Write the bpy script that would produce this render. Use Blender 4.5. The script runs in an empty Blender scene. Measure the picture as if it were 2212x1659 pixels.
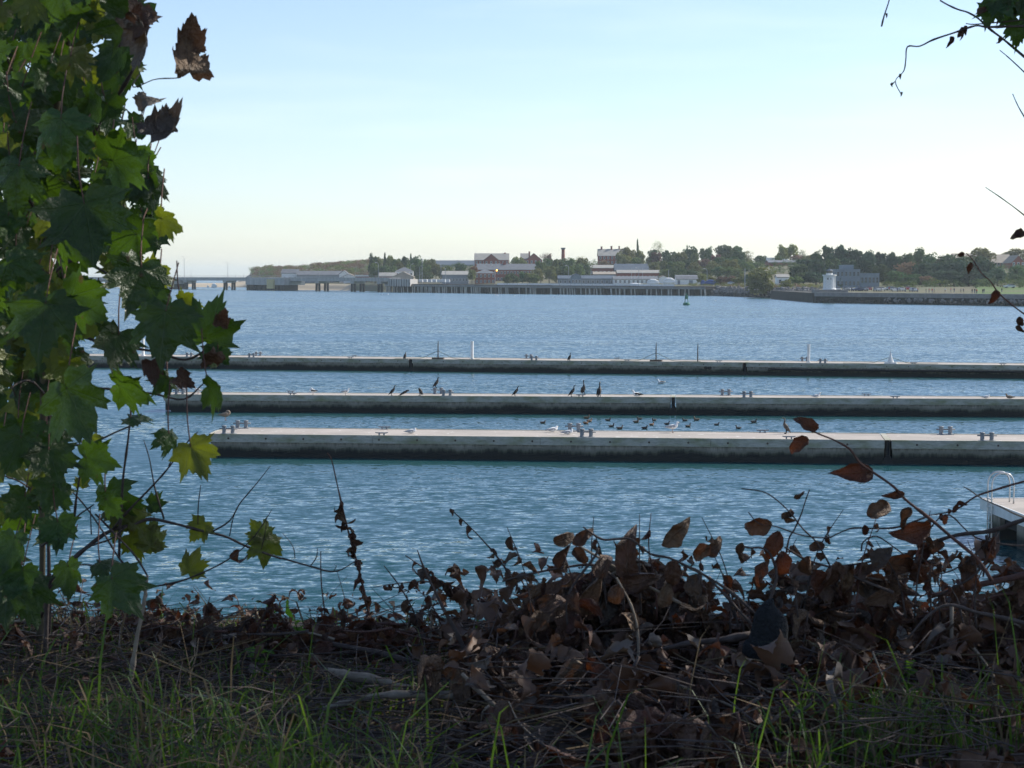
import bpy, math, random
from mathutils import Vector, Matrix, Euler, noise as mnoise
R = math.radians
random.seed(7)
scene = bpy.context.scene
C = scene.collection

# ------------------------------------------------------------------ camera
# Positions below are read off the photograph in its 2212 x 1659 preview and turned into metres
# with these constants: focal length in preview pixels, eye height, horizon row.
F, CX, CY, HOR, H = 4500.0, 1106.0, 829.5, 596.0, 9.0
PITCH = math.atan((CY - HOR) / F)
cam = bpy.data.cameras.new('camera'); camo = bpy.data.objects.new('camera', cam); C.objects.link(camo)
cam.sensor_width = 36.0; cam.lens = 36.0 * F / 2212.0
cam.clip_start = 0.1; cam.clip_end = 40000.0
camo.location = (0, 0, H); camo.rotation_euler = (R(90) - PITCH, 0, 0)
cam.dof.use_dof = True; cam.dof.focus_distance = 60.0; cam.dof.aperture_fstop = 32.0
scene.camera = camo

# ------------------------------------------------------------------ sky, sun, exposure
SUN_EL, SUN_AZ = 38.0, 62.0            # azimuth measured to the right of the view direction (+Y)
w = bpy.data.worlds.new('World'); scene.world = w; w.use_nodes = True
nt = w.node_tree; nt.nodes.clear()
out = nt.nodes.new('ShaderNodeOutputWorld'); bg = nt.nodes.new('ShaderNodeBackground')
sky = nt.nodes.new('ShaderNodeTexSky'); sky.sky_type = 'NISHITA'; sky.sun_disc = False
sky.sun_elevation = R(SUN_EL); sky.sun_rotation = R(SUN_AZ)
sky.altitude = 0; sky.air_density = 0.8; sky.dust_density = 0.5; sky.ozone_density = 1.5
bg.inputs['Strength'].default_value = 0.098
# thin high cloud, the same all round
tc = nt.nodes.new('ShaderNodeTexCoord'); mp = nt.nodes.new('ShaderNodeMapping')
mp.inputs['Scale'].default_value = (3.0, 3.0, 26.0)
nz = nt.nodes.new('ShaderNodeTexNoise'); nz.inputs['Scale'].default_value = 2.2; nz.inputs['Detail'].default_value = 5
cr = nt.nodes.new('ShaderNodeMapRange'); cr.inputs[1].default_value = 0.54; cr.inputs[2].default_value = 0.80
cr.inputs[3].default_value = 0.0; cr.inputs[4].default_value = 0.09
mx = nt.nodes.new('ShaderNodeMix'); mx.data_type = 'RGBA'
mx.inputs[7].default_value = (9.0, 9.0, 9.2, 1)
nt.links.new(tc.outputs['Generated'], mp.inputs['Vector']); nt.links.new(mp.outputs[0], nz.inputs['Vector'])
nt.links.new(nz.outputs[0], cr.inputs[0]); nt.links.new(cr.outputs[0], mx.inputs[0])
wb = nt.nodes.new('ShaderNodeMix'); wb.data_type = 'RGBA'; wb.blend_type = 'MULTIPLY'; wb.inputs[0].default_value = 1.0; wb.inputs[7].default_value = (.99, .985, 1.03, 1)
nt.links.new(sky.outputs[0], wb.inputs[6]); nt.links.new(wb.outputs[2], mx.inputs[6]); nt.links.new(mx.outputs[2], bg.inputs['Color'])
nt.links.new(bg.outputs[0], out.inputs['Surface'])
sl = bpy.data.lights.new('sun', 'SUN'); sl.energy = 3.4; sl.angle = R(0.53); sl.color = (1.0, 0.95, 0.86)
so = bpy.data.objects.new('sun', sl); C.objects.link(so)
SUND = Vector((math.sin(R(SUN_AZ)) * math.cos(R(SUN_EL)), math.cos(R(SUN_AZ)) * math.cos(R(SUN_EL)), math.sin(R(SUN_EL))))
so.rotation_euler = SUND.to_track_quat('Z', 'Y').to_euler()
scene.view_settings.view_transform = 'Standard'; scene.view_settings.look = 'None'
scene.view_settings.gamma = 1.0; scene.view_settings.use_curve_mapping = False
scene.view_settings.exposure = 0.82
scene.cycles.max_bounces = 8; scene.cycles.volume_bounces = 1
scene.cycles.transparent_max_bounces = 8
scene.cycles.sample_clamp_indirect = 6.0

# ------------------------------------------------------------------ helpers
SP, CP = math.sin(PITCH), math.cos(PITCH)
def W(px, py, d):
    """point seen at preview pixel (px, py) at distance d along +Y"""
    u = (px - CX) / F; v = -(py - CY) / F
    y = CP + v * SP; z = -SP + v * CP
    k = d / y
    return Vector((u * k, d, H + z * k))
def G(px, py, z):
    """point of the level plane at height z seen at preview pixel"""
    u = (px - CX) / F; v = -(py - CY) / F
    dy = CP + v * SP; dz = -SP + v * CP
    k = (z - H) / dz
    return Vector((u * k, dy * k, z))
def z1(x, y): return (203.3 + x * .30637, 501.5 + y * .30637)
def z2(x, y): return (745.5 + x * .21446, 501.5 + y * .21446)
def z3(x, y): return (1152.1 + x * .21446, 501.5 + y * .21446)
def z4(x, y): return (1558.7 + x * .29534, 501.5 + y * .29534)
def d5(x): return 338.9 + x / 3.627
def d6(x): return 881.0 + x / 3.627
def d7(x): return 1423.2 + x / 2.804
def q4(x, y): return (542.2 + x * .42802, 948.8 + y * .42802)
def q3(x, y): return (x * .42802, 948.8 + y * .42802)
def q5(x, y): return (1084.3 + x * .38725, 1016.5 + y * .38725)
def q6(x, y): return (1602.0 + x * .46878, 881.0 + y * .46878)
def q7(x, y): return (1805.4 + x / 3.0594, y / 3.0594)

ORD = ['first', 'second', 'third', 'fourth', 'fifth', 'sixth', 'seventh', 'eighth', 'ninth', 'tenth', 'eleventh', 'twelfth',
       'thirteenth', 'fourteenth', 'fifteenth', 'sixteenth', 'seventeenth', 'eighteenth', 'nineteenth', 'twentieth']
def nth(i):
    if i < 20: return ORD[i]
    t = ['', '', 'twenty', 'thirty', 'forty', 'fifty', 'sixty']
    n = i + 1
    if n % 10 == 0: return t[n // 10][:-1] + 'ieth'
    return t[n // 10] + '-' + ORD[n % 10 - 1]

def tag(o, label=None, cat=None, group=None, kind=None):
    if label: o['label'] = label
    if cat: o['category'] = cat
    if group: o['group'] = group
    if kind: o['kind'] = kind
    return o
def thing(name, label, cat, loc=(0, 0, 0), rz=0.0, group=None):
    o = bpy.data.objects.new(name, None); C.objects.link(o)
    o.empty_display_size = 0.2
    o.location = loc; o.rotation_euler = (0, 0, rz)
    return tag(o, label, cat, group)
def ob(name, mesh, parent=None, loc=(0, 0, 0), rot=None, scale=None):
    o = bpy.data.objects.new(name, mesh); C.objects.link(o)
    o.location = loc
    if rot is not None: o.rotation_euler = rot
    if scale is not None: o.scale = scale if hasattr(scale, '__len__') else (scale,) * 3
    if parent is not None: o.parent = parent
    return o
def copy_tree(o, parent=None):
    c = o.copy(); C.objects.link(c); c.parent = parent
    for ch in list(o.children): copy_tree(ch, c)
    return c

def catmull(pts, n=4):
    if len(pts) < 3: return [Vector(p) for p in pts]
    P = [Vector(p) for p in pts]; P = [P[0] * 2 - P[1]] + P + [P[-1] * 2 - P[-2]]
    o = []
    for i in range(1, len(P) - 2):
        a, b, c, d = P[i - 1], P[i], P[i + 1], P[i + 2]
        for k in range(n):
            t = k / n
            o.append(0.5 * ((2 * b) + (c - a) * t + (2 * a - 5 * b + 4 * c - d) * t * t + (3 * b - a - 3 * c + d) * t ** 3))
    o.append(P[-2]); return o

class MB:
    def __init__(s): s.v = []; s.f = []; s.m = []
    def add(s, vs, fs, m=0):
        b = len(s.v); s.v += [tuple(v) for v in vs]
        for f in fs: s.f.append([b + i for i in f]); s.m.append(m)
        return s
    def box(s, c, size, rz=0.0, m=0, taper=1.0):
        x, y, z = size[0] / 2, size[1] / 2, size[2] / 2
        vs = []
        for dz in (-z, z):
            k = 1.0 if dz < 0 else taper
            for dx, dy in ((-x, -y), (x, -y), (x, y), (-x, y)):
                X, Y = dx * k, dy * k
                vs.append((c[0] + X * math.cos(rz) - Y * math.sin(rz), c[1] + X * math.sin(rz) + Y * math.cos(rz), c[2] + dz))
        return s.add(vs, [(0, 3, 2, 1), (4, 5, 6, 7), (0, 1, 5, 4), (1, 2, 6, 5), (2, 3, 7, 6), (3, 0, 4, 7)], m)
    def bbox(s, x0, x1, y0, y1, z0, z1, m=0):
        return s.box(((x0 + x1) / 2, (y0 + y1) / 2, (z0 + z1) / 2), (x1 - x0, y1 - y0, z1 - z0), 0, m)
    def prism(s, poly, axis, a, b, m=0):
        """poly of 2-D points extruded along axis from a to b; axis 'x': (y,z), 'y': (x,z), 'z': (x,y)"""
        n = len(poly)
        def p(q, t): return {'x': (t, q[0], q[1]), 'y': (q[0], t, q[1]), 'z': (q[0], q[1], t)}[axis]
        vs = [p(q, a) for q in poly] + [p(q, b) for q in poly]
        fs = [list(range(n))[::-1], list(range(n, 2 * n))] + [(i, (i + 1) % n, n + (i + 1) % n, n + i) for i in range(n)]
        return s.add(vs, fs, m)
    def tube(s, pts, r, n=6, m=0, cap=True):
        pts = [Vector(p) for p in pts]; k = len(pts)
        rad = r if hasattr(r, '__len__') else [r] * k
        if len(rad) != k: rad = [rad[0] + (rad[-1] - rad[0]) * i / (k - 1) for i in range(k)]
        up = Vector((0, 0, 1)); vs = []
        t0 = (pts[1] - pts[0]).normalized()
        a = t0.cross(up)
        if a.length < 1e-3: a = t0.cross(Vector((1, 0, 0)))
        a.normalize()
        for i, p in enumerate(pts):
            t = (pts[min(i + 1, k - 1)] - pts[max(i - 1, 0)])
            if t.length < 1e-9: t = t0
            t.normalize()
            a = a - t * a.dot(t); a.normalize(); b = t.cross(a)
            for j in range(n):
                an = 2 * math.pi * j / n
                vs.append(p + (a * math.cos(an) + b * math.sin(an)) * rad[i])
        fs = [(i * n + j, i * n + (j + 1) % n, (i + 1) * n + (j + 1) % n, (i + 1) * n + j) for i in range(k - 1) for j in range(n)]
        if cap: fs += [list(range(n))[::-1], [(k - 1) * n + j for j in range(n)]]
        return s.add(vs, fs, m)
    def loft(s, st, n=10, m=0):
        """stations (x, z, half width, half height) along a path in the XZ plane"""
        k = len(st); vs = []
        for i, (x, z, wy, hz) in enumerate(st):
            a, b = st[max(i - 1, 0)], st[min(i + 1, k - 1)]
            t = Vector((b[0] - a[0], 0, b[1] - a[1])).normalized(); nrm = Vector((-t.z, 0, t.x))
            for j in range(n):
                an = 2 * math.pi * j / n
                vs.append(Vector((x, 0, z)) + Vector((0, 1, 0)) * wy * math.cos(an) + nrm * hz * math.sin(an))
        fs = [(i * n + j, i * n + (j + 1) % n, (i + 1) * n + (j + 1) % n, (i + 1) * n + j) for i in range(k - 1) for j in range(n)]
        fs += [list(range(n))[::-1], [(k - 1) * n + j for j in range(n)]]
        return s.add(vs, fs, m)
    def lathe(s, prof, c=(0, 0, 0), n=16, m=0):
        vs = []; k = len(prof)
        for r, z in prof:
            for j in range(n):
                an = 2 * math.pi * j / n; vs.append((c[0] + r * math.cos(an), c[1] + r * math.sin(an), c[2] + z))
        fs = [(i * n + j, i * n + (j + 1) % n, (i + 1) * n + (j + 1) % n, (i + 1) * n + j) for i in range(k - 1) for j in range(n)]
        fs += [list(range(n))[::-1], [(k - 1) * n + j for j in range(n)]]
        return s.add(vs, fs, m)
    def mesh(s, name, mats, smooth=False):
        me = bpy.data.meshes.new(name); me.from_pydata(s.v, [], s.f)
        for mt in (mats if isinstance(mats, (list, tuple)) else [mats]): me.materials.append(mt)
        if any(s.m): me.polygons.foreach_set('material_index', s.m)
        if smooth: me.polygons.foreach_set('use_smooth', [True] * len(s.f))
        me.update(); return me
    def build(s, name, mats, parent=None, world=False, smooth=False):
        if world and parent is not None:
            L = parent.location; s.v = [(a - L.x, b - L.y, c - L.z) for a, b, c in s.v]
        return ob(name, s.mesh(name, mats, smooth), parent)

# ------------------------------------------------------------------ materials
def nodes(name):
    m = bpy.data.materials.new(name); m.use_nodes = True
    n = m.node_tree; b = n.nodes['Principled BSDF']
    return m, n, b, n.nodes['Material Output']
def nd(n, t, **kw):
    x = n.nodes.new(t)
    for k, v in kw.items():
        if k.startswith('i_'):
            key = k[2:]; key = int(key) if key.isdigit() else key
            x.inputs[key].default_value = v
        else: setattr(x, k, v)
    return x
def mixc(n, fac, a, b, blend='MIX'):
    x = n.nodes.new('ShaderNodeMix'); x.data_type = 'RGBA'; x.blend_type = blend
    for i, v in ((0, fac), (6, a), (7, b)):
        if hasattr(v, 'is_linked'): n.links.new(v, x.inputs[i])
        else: x.inputs[i].default_value = v if i == 0 else (tuple(v) + (1,) if len(v) == 3 else v)
    return x.outputs[2]
def rng(n, src, a, b, c=0.0, d=1.0):
    x = n.nodes.new('ShaderNodeMapRange'); n.links.new(src, x.inputs[0])
    for i, v in enumerate((a, b, c, d)): x.inputs[i + 1].default_value = v
    return x.outputs[0]
def mth(n, op, a, b=None):
    x = n.nodes.new('ShaderNodeMath'); x.operation = op
    for i, v in enumerate((a, b)):
        if v is None: continue
        if hasattr(v, 'is_linked'): n.links.new(v, x.inputs[i])
        else: x.inputs[i].default_value = v
    return x.outputs[0]
def noi(n, scale, detail=4, coord='Object', stretch=None, rough=0.55):
    t = n.nodes.new('ShaderNodeTexCoord'); z = n.nodes.new('ShaderNodeTexNoise')
    z.inputs['Scale'].default_value = scale; z.inputs['Detail'].default_value = detail; z.inputs['Roughness'].default_value = rough
    v = t.outputs[coord]
    if coord == 'World':
        pass
    if stretch:
        mpn = n.nodes.new('ShaderNodeMapping'); mpn.inputs['Scale'].default_value = stretch
        n.links.new(v, mpn.inputs[0]); v = mpn.outputs[0]
    n.links.new(v, z.inputs['Vector']); return z.outputs[0]
def mk(name, c1, c2=None, scale=3.0, rough=0.75, bump=0.0, spec=0.35, metal=0.0, vary=0.0, stretch=None, transl=0.0, tcol=None):
    m, n, b, o = nodes(name)
    c2 = c2 or tuple(x * 0.75 for x in c1)
    s = noi(n, scale, 5, stretch=stretch)
    col = mixc(n, rng(n, s, 0.35, 0.65), c1, c2)
    if vary:
        oi = n.nodes.new('ShaderNodeObjectInfo'); hs = n.nodes.new('ShaderNodeHueSaturation')
        n.links.new(rng(n, oi.outputs['Random'], 0, 1, 1 - vary, 1 + vary), hs.inputs['Value'])
        n.links.new(rng(n, oi.outputs['Random'], 0, 1, 0.5 - vary * .09, 0.5 + vary * .05), hs.inputs['Hue'])
        n.links.new(col, hs.inputs['Color']); col = hs.outputs[0]
    n.links.new(col, b.inputs['Base Color'])
    b.inputs['Roughness'].default_value = rough; b.inputs['Metallic'].default_value = metal
    b.inputs['Specular IOR Level'].default_value = spec
    if bump:
        bp = n.nodes.new('ShaderNodeBump'); bp.inputs['Strength'].default_value = bump; bp.inputs['Distance'].default_value = 0.02
        n.links.new(s, bp.inputs['Height']); n.links.new(bp.outputs[0], b.inputs['Normal'])
    if transl:
        tr = n.nodes.new('ShaderNodeBsdfTranslucent'); ms = n.nodes.new('ShaderNodeMixShader')
        ms.inputs[0].default_value = transl
        if tcol: n.links.new(mixc(n, 1.0, col, tcol, 'MULTIPLY'), tr.inputs['Color'])
        else: n.links.new(col, tr.inputs['Color'])
        n.links.new(b.outputs[0], ms.inputs[1]); n.links.new(tr.outputs[0], ms.inputs[2]); n.links.new(ms.outputs[0], o.inputs['Surface'])
    return m
M = {}
HAZE = 0.00008
# ------------------------------------------------------------------ materials of the setting
def water_mat():
    m, n, b, o = nodes('water')
    geo = n.nodes.new('ShaderNodeNewGeometry')
    def slope(scale, stretch, amp, detail=2):
        mp = n.nodes.new('ShaderNodeMapping'); mp.inputs['Scale'].default_value = stretch
        mp.inputs['Rotation'].default_value = (0, 0, R(8))
        n.links.new(geo.outputs['Position'], mp.inputs[0])
        z = n.nodes.new('ShaderNodeTexNoise'); z.inputs['Scale'].default_value = scale
        z.inputs['Detail'].default_value = detail; z.inputs['Roughness'].default_value = 0.6
        n.links.new(mp.outputs[0], z.inputs['Vector'])
        v = n.nodes.new('ShaderNodeVectorMath'); v.operation = 'SUBTRACT'; v.inputs[1].default_value = (.5, .5, .5)
        n.links.new(z.outputs['Color'], v.inputs[0])
        k = n.nodes.new('ShaderNodeVectorMath'); k.operation = 'MULTIPLY'; k.inputs[1].default_value = amp
        n.links.new(v.outputs[0], k.inputs[0]); return k.outputs[0]
    def vadd(a, c):
        v = n.nodes.new('ShaderNodeVectorMath'); v.operation = 'ADD'; n.links.new(a, v.inputs[0]); n.links.new(c, v.inputs[1]); return v.outputs[0]
    s = vadd(slope(1.9, (.75, 1.25, 1), (.42, .72, 0), 3), slope(6.0, (.8, 1.1, 1), (.26, .36, 0), 2))
    s = vadd(s, slope(.25, (.5, 1.0, 1), (.06, .14, 0), 2))
    # gusts: patches of rougher and smoother water
    mp = n.nodes.new('ShaderNodeMapping'); mp.inputs['Scale'].default_value = (.008, .028, 1)
    n.links.new(geo.outputs['Position'], mp.inputs[0])
    gz = n.nodes.new('ShaderNodeTexNoise'); gz.inputs['Scale'].default_value = 1.0; gz.inputs['Detail'].default_value = 4
    n.links.new(mp.outputs[0], gz.inputs['Vector'])
    g = rng(n, gz.outputs[0], .32, .68, .58, 1.32)
    # quieter water in the lee of each floating dock
    xyz = n.nodes.new('ShaderNodeSeparateXYZ'); n.links.new(geo.outputs['Position'], xyz.inputs[0])
    for pa, pb in (((449, 938), (2212, 954.5)), ((358, 852.6), (2212, 862.8)), ((150, 768.4), (2212, 789.6))):
        a_, b_ = G(pa[0], pa[1], 1.13), G(pb[0], pb[1], 1.13); sl_ = (b_.y - a_.y) / (b_.x - a_.x)
        dist = mth(n, 'ABSOLUTE', mth(n, 'SUBTRACT', mth(n, 'ADD', mth(n, 'MULTIPLY', xyz.outputs['X'], sl_), a_.y - a_.x * sl_), xyz.outputs['Y']))
        g = mth(n, 'MULTIPLY', g, rng(n, dist, .5, 9.0, .30, 1.0))
    sc = n.nodes.new('ShaderNodeVectorMath'); sc.operation = 'SCALE'; n.links.new(s, sc.inputs[0]); n.links.new(g, sc.inputs['Scale'])
    up = n.nodes.new('ShaderNodeVectorMath'); up.operation = 'ADD'; up.inputs[1].default_value = (0, -.105, 1); n.links.new(sc.outputs[0], up.inputs[0])
    nm = n.nodes.new('ShaderNodeVectorMath'); nm.operation = 'NORMALIZE'; n.links.new(up.outputs[0], nm.inputs[0])
    n.links.new(nm.outputs[0], b.inputs['Normal'])
    b.inputs['Base Color'].default_value = (.015, .068, .074, 1)
    b.inputs['Specular Tint'].default_value = (.84, 1.0, .94, 1)
    b.inputs['Roughness'].default_value = .06; b.inputs['IOR'].default_value = 1.333
    return m
def concrete_dock():
    """pale cast concrete, streaked below the deck, black with weed where the tide wets it"""
    m, n, b, o = nodes('dock_concrete')
    tcn = n.nodes.new('ShaderNodeTexCoord'); sp = n.nodes.new('ShaderNodeSeparateXYZ'); n.links.new(tcn.outputs['Object'], sp.inputs[0])
    st = noi(n, 1.6, 6, stretch=(2.6, 2.6, .12), rough=.7); fine = noi(n, 9, 5); big = noi(n, .45, 4, stretch=(1, 1, .3))
    c = mixc(n, rng(n, st, .38, .60), (.44, .39, .325), (.20, .18, .145))
    c = mixc(n, rng(n, fine, .5, .75, 0, .45), c, (.16, .16, .13))
    zz = mth(n, 'ADD', sp.outputs['Z'], mth(n, 'ADD', rng(n, st, .2, .8, -.16, .16), rng(n, big, .3, .7, -.12, .12)))
    c = mixc(n, rng(n, zz, .42, .66, 1, 0), c, (.10, .105, .07))
    c = mixc(n, rng(n, zz, .31, .50, 1, 0), c, (.012, .014, .012))
    n.links.new(c, b.inputs['Base Color']); b.inputs['Roughness'].default_value = .85
    bp = n.nodes.new('ShaderNodeBump'); bp.inputs['Strength'].default_value = .4; bp.inputs['Distance'].default_value = .03
    n.links.new(fine, bp.inputs['Height']); n.links.new(bp.outputs[0], b.inputs['Normal'])
    return m
def waler_mat():
    m, n, b, o = nodes('dock_waler')
    a = noi(n, .8, 5, stretch=(1, 1, 2.5)); fine = noi(n, 12, 4, stretch=(.3, 1, 1))
    c = mixc(n, rng(n, a, .42, .70), (.46, .435, .37), (.22, .23, .115))
    c = mixc(n, rng(n, fine, .45, .7, 0, .5), c, (.19, .18, .15))
    n.links.new(c, b.inputs['Base Color']); b.inputs['Roughness'].default_value = .9
    return m
def deck_mat():
    m, n, b, o = nodes('dock_deck')
    a = noi(n, .5, 6); fine = noi(n, 6, 5); sp = noi(n, 2.3, 3)
    c = mixc(n, rng(n, a, .35, .65), (.44, .39, .34), (.34, .305, .265))
    c = mixc(n, rng(n, fine, .55, .75, 0, .5), c, (.30, .27, .23))
    c = mixc(n, rng(n, sp, .66, .71, 0, .8), c, (.80, .79, .75))   # droppings
    n.links.new(c, b.inputs['Base Color']); b.inputs['Roughness'].default_value = .9
    return m
M['water'] = water_mat(); M['dock'] = concrete_dock(); M['waler'] = waler_mat(); M['deck'] = deck_mat()
M['soil'] = mk('soil', (.03, .022, .014), (.06, .045, .028), 14, .95, .8)
M['land'] = mk('land', (.10, .11, .05), (.14, .12, .07), .05, .95)
M['sand'] = mk('sand', (.46, .38, .27), (.36, .30, .21), .05, .95)
M['lawn'] = mk('lawn', (.10, .16, .03), (.075, .12, .025), .08, .95)
M['galv'] = mk('galvanised', (.24, .26, .28), (.17, .18, .19), 8, .6, .1, .5)
M['alu'] = mk('aluminium', (.62, .62, .60), (.5, .5, .5), 5, .35, 0, .6, .6)
M['black'] = mk('black_rubber', (.012, .012, .013), (.02, .02, .02), 6, .7)
M['whitep'] = mk('white_plastic', (.80, .80, .78), (.68, .68, .64), 2, .5)
M['rope'] = mk('rope', (.12, .20, .14), (.18, .17, .12), 20, .9)
M['rust'] = mk('rusty_steel', (.10, .065, .045), (.05, .045, .04), 9, .8)

# ------------------------------------------------------------------ water
mb = MB(); mb.add([(-9000, -12, 0), (9000, -12, 0), (9000, 13000, 0), (-9000, 13000, 0)], [(0, 1, 2, 3)])
tag(mb.build('water', M['water']), 'blue harbour water rippled by a light wind', kind='structure')

# ------------------------------------------------------------------ foreground bank
def gz(x, y):
    n = mnoise.noise(Vector((x * 1.3, y * 1.3, 3.1))) * .05 + mnoise.noise(Vector((x * 4, y * 4, 9))) * .02
    z = 8.15 + n
    e = y - (5.0 + .25 * mnoise.noise(Vector((x * .8, 0, 5))))
    if e > 0: z -= e * e * .55 if e < 1.0 else .55 + (e - 1.0) * 1.1
    return z
mb = MB(); nx, ny = 90, 60
for j in range(ny + 1):
    for i in range(nx + 1):
        x = -9 + 18 * i / nx; y = -6 + 19 * (j / ny)
        mb.v.append((x, y, max(gz(x, y), -1.2)))
for j in range(ny):
    for i in range(nx):
        a = j * (nx + 1) + i; mb.f.append([a, a + 1, a + nx + 2, a + nx + 1]); mb.m.append(0)
tag(mb.build('bank', M['soil'], smooth=True), 'dark earth bank dropping to the harbour', kind='structure')

# ------------------------------------------------------------------ far land
SH = [(-900, 1720), (380, 1690), (545, 1640), (585, 1400), (610, 1350), (700, 1318), (760, 1285), (830, 1215), (1000, 1160), (1150, 1105), (1350, 1045), (1480, 1000),
      (1530, 968), (1620, 890), (1765, 822), (1772, 720), (2000, 668), (2212, 640), (2600, 600), (3600, 560)]
def pxof(x, y): return CX + F * x / y
def interp(t, tab):
    if t <= tab[0][0]: return tab[0][1]
    for (a, b), (c, d) in zip(tab, tab[1:]):
        if t <= c: return b + (d - b) * (t - a) / (c - a)
    return tab[-1][1]
def shore(px): return interp(px, SH)
def land_z(x, y):
    px = pxof(x, y); s = y - shore(px)
    if px > 1768: h = interp(s, [(-12, -3), (0, 2.9), (3, 3.1), (120, 4.0), (200, 4.6), (300, 7), (450, 13), (700, 15), (1600, 14)])
    else: h = interp(s, [(-16, -3), (0, 1.5), (8, 3.6), (40, 4.6), (100, 5.2), (160, 7.5), (260, 13), (420, 17), (700, 17), (1600, 14)])
    k = interp(px, [(300, 0), (535, 0), (590, .55), (700, .8), (900, 1), (5000, 1)])
    low = interp(s, [(-16, -3), (0, .2), (40, 2.6), (120, 2.9), (160, 1.5), (300, -3), (1600, -3)])
    if px < 900: h = max(h, interp(px, [(535, 0), (545, 2.5), (556, 7), (572, 11), (620, 13), (700, 15), (800, 17.5), (900, 17)]) * interp(s, [(40, 0), (90, .45), (190, 1), (300, 1), (600, .5)])); k = max(k, interp(px, [(530, 0), (545, 1)]))
    return low + (h - low) * k + (mnoise.noise(Vector((x * .02, y * .02, 0))) * .8 if s > 60 and k > .3 else 0)
mb = MB(); cols = []
pxs = [-900 + 40 * i for i in range(36)] + [540 + 10 * i for i in range(170)] + [2240 + 60 * i for i in range(24)]
dss = [-16, -12, -8, -4, 0, 3, 8, 16, 25, 40, 60, 80, 100, 120, 140, 160, 190, 225, 260, 300, 350, 420, 500, 600, 700, 850, 1000, 1300, 1600]
for px in pxs:
    for s in dss:
        y = shore(px) + s; x = (px - CX) / F * y; mb.v.append((x, y, land_z(x, y)))
nd_ = len(dss)
for i in range(len(pxs) - 1):
    for j in range(nd_ - 1):
        a = i * nd_ + j; mb.f.append([a, a + nd_, a + nd_ + 1, a + 1]); mb.m.append(1 if pxs[i] < 545 or (pxs[i] < 760 and dss[j] < 16) else 0)
tag(mb.build('far_shore', [M['land'], M['sand']], smooth=True), 'wooded far shore rising behind the wharf, with a sandy beach at its end', kind='structure')
# mown park lawn behind the sea wall
mb = MB(); g = []
for i in range(26):
    px = 2108 + i * 30
    for s in (8, 30, 60, 100, 140, 170):
        y = shore(px) + s; x = (px - CX) / F * y; mb.v.append((x, y, land_z(x, y) + .12))
for i in range(25):
    for j in range(5):
        a = i * 6 + j; mb.f.append([a, a + 6, a + 7, a + 1]); mb.m.append(0)
tag(mb.build('lawn', M['lawn']), 'bright mown park lawn behind the sea wall', kind='structure')
# ------------------------------------------------------------------ floating docks
DZ = 1.13
def bitt_mesh():
    p = MB(); p.lathe([(.115, 0), (.115, .03), (.10, .05), (.10, .31), (.13, .335), (.13, .37), (.10, .40)], n=10)
    c = MB(); c.tube([(-.46, 0, .26), (.46, 0, .26)], .035, 8)
    b = MB(); b.box((0, 0, .012), (.8, .34, .024))
    return p.mesh('bollard_post', M['galv'], False), c.mesh('cross_bar', M['galv'], True), b.mesh('base_plate', M['galv'])
POSTM, BARM, PLATEM = bitt_mesh()
_c = MB(); _c.tube([(-.32, 0, .15), (-.2, 0, .13), (.2, 0, .13), (.32, 0, .15)], [.022, .032, .032, .022], 8)
_c.box((-.12, 0, .065), (.07, .07, .13)); _c.box((.12, 0, .065), (.07, .07, .13)); _c.box((0, 0, .008), (.4, .12, .016))
CLEATM = _c.mesh('cleat', M['galv'])
_b = MB(); _b.lathe([(.05, 0), (.05, .02), (.03, .035)], n=8)
BOLTM = _b.mesh('bolt', M['rust'])
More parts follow.
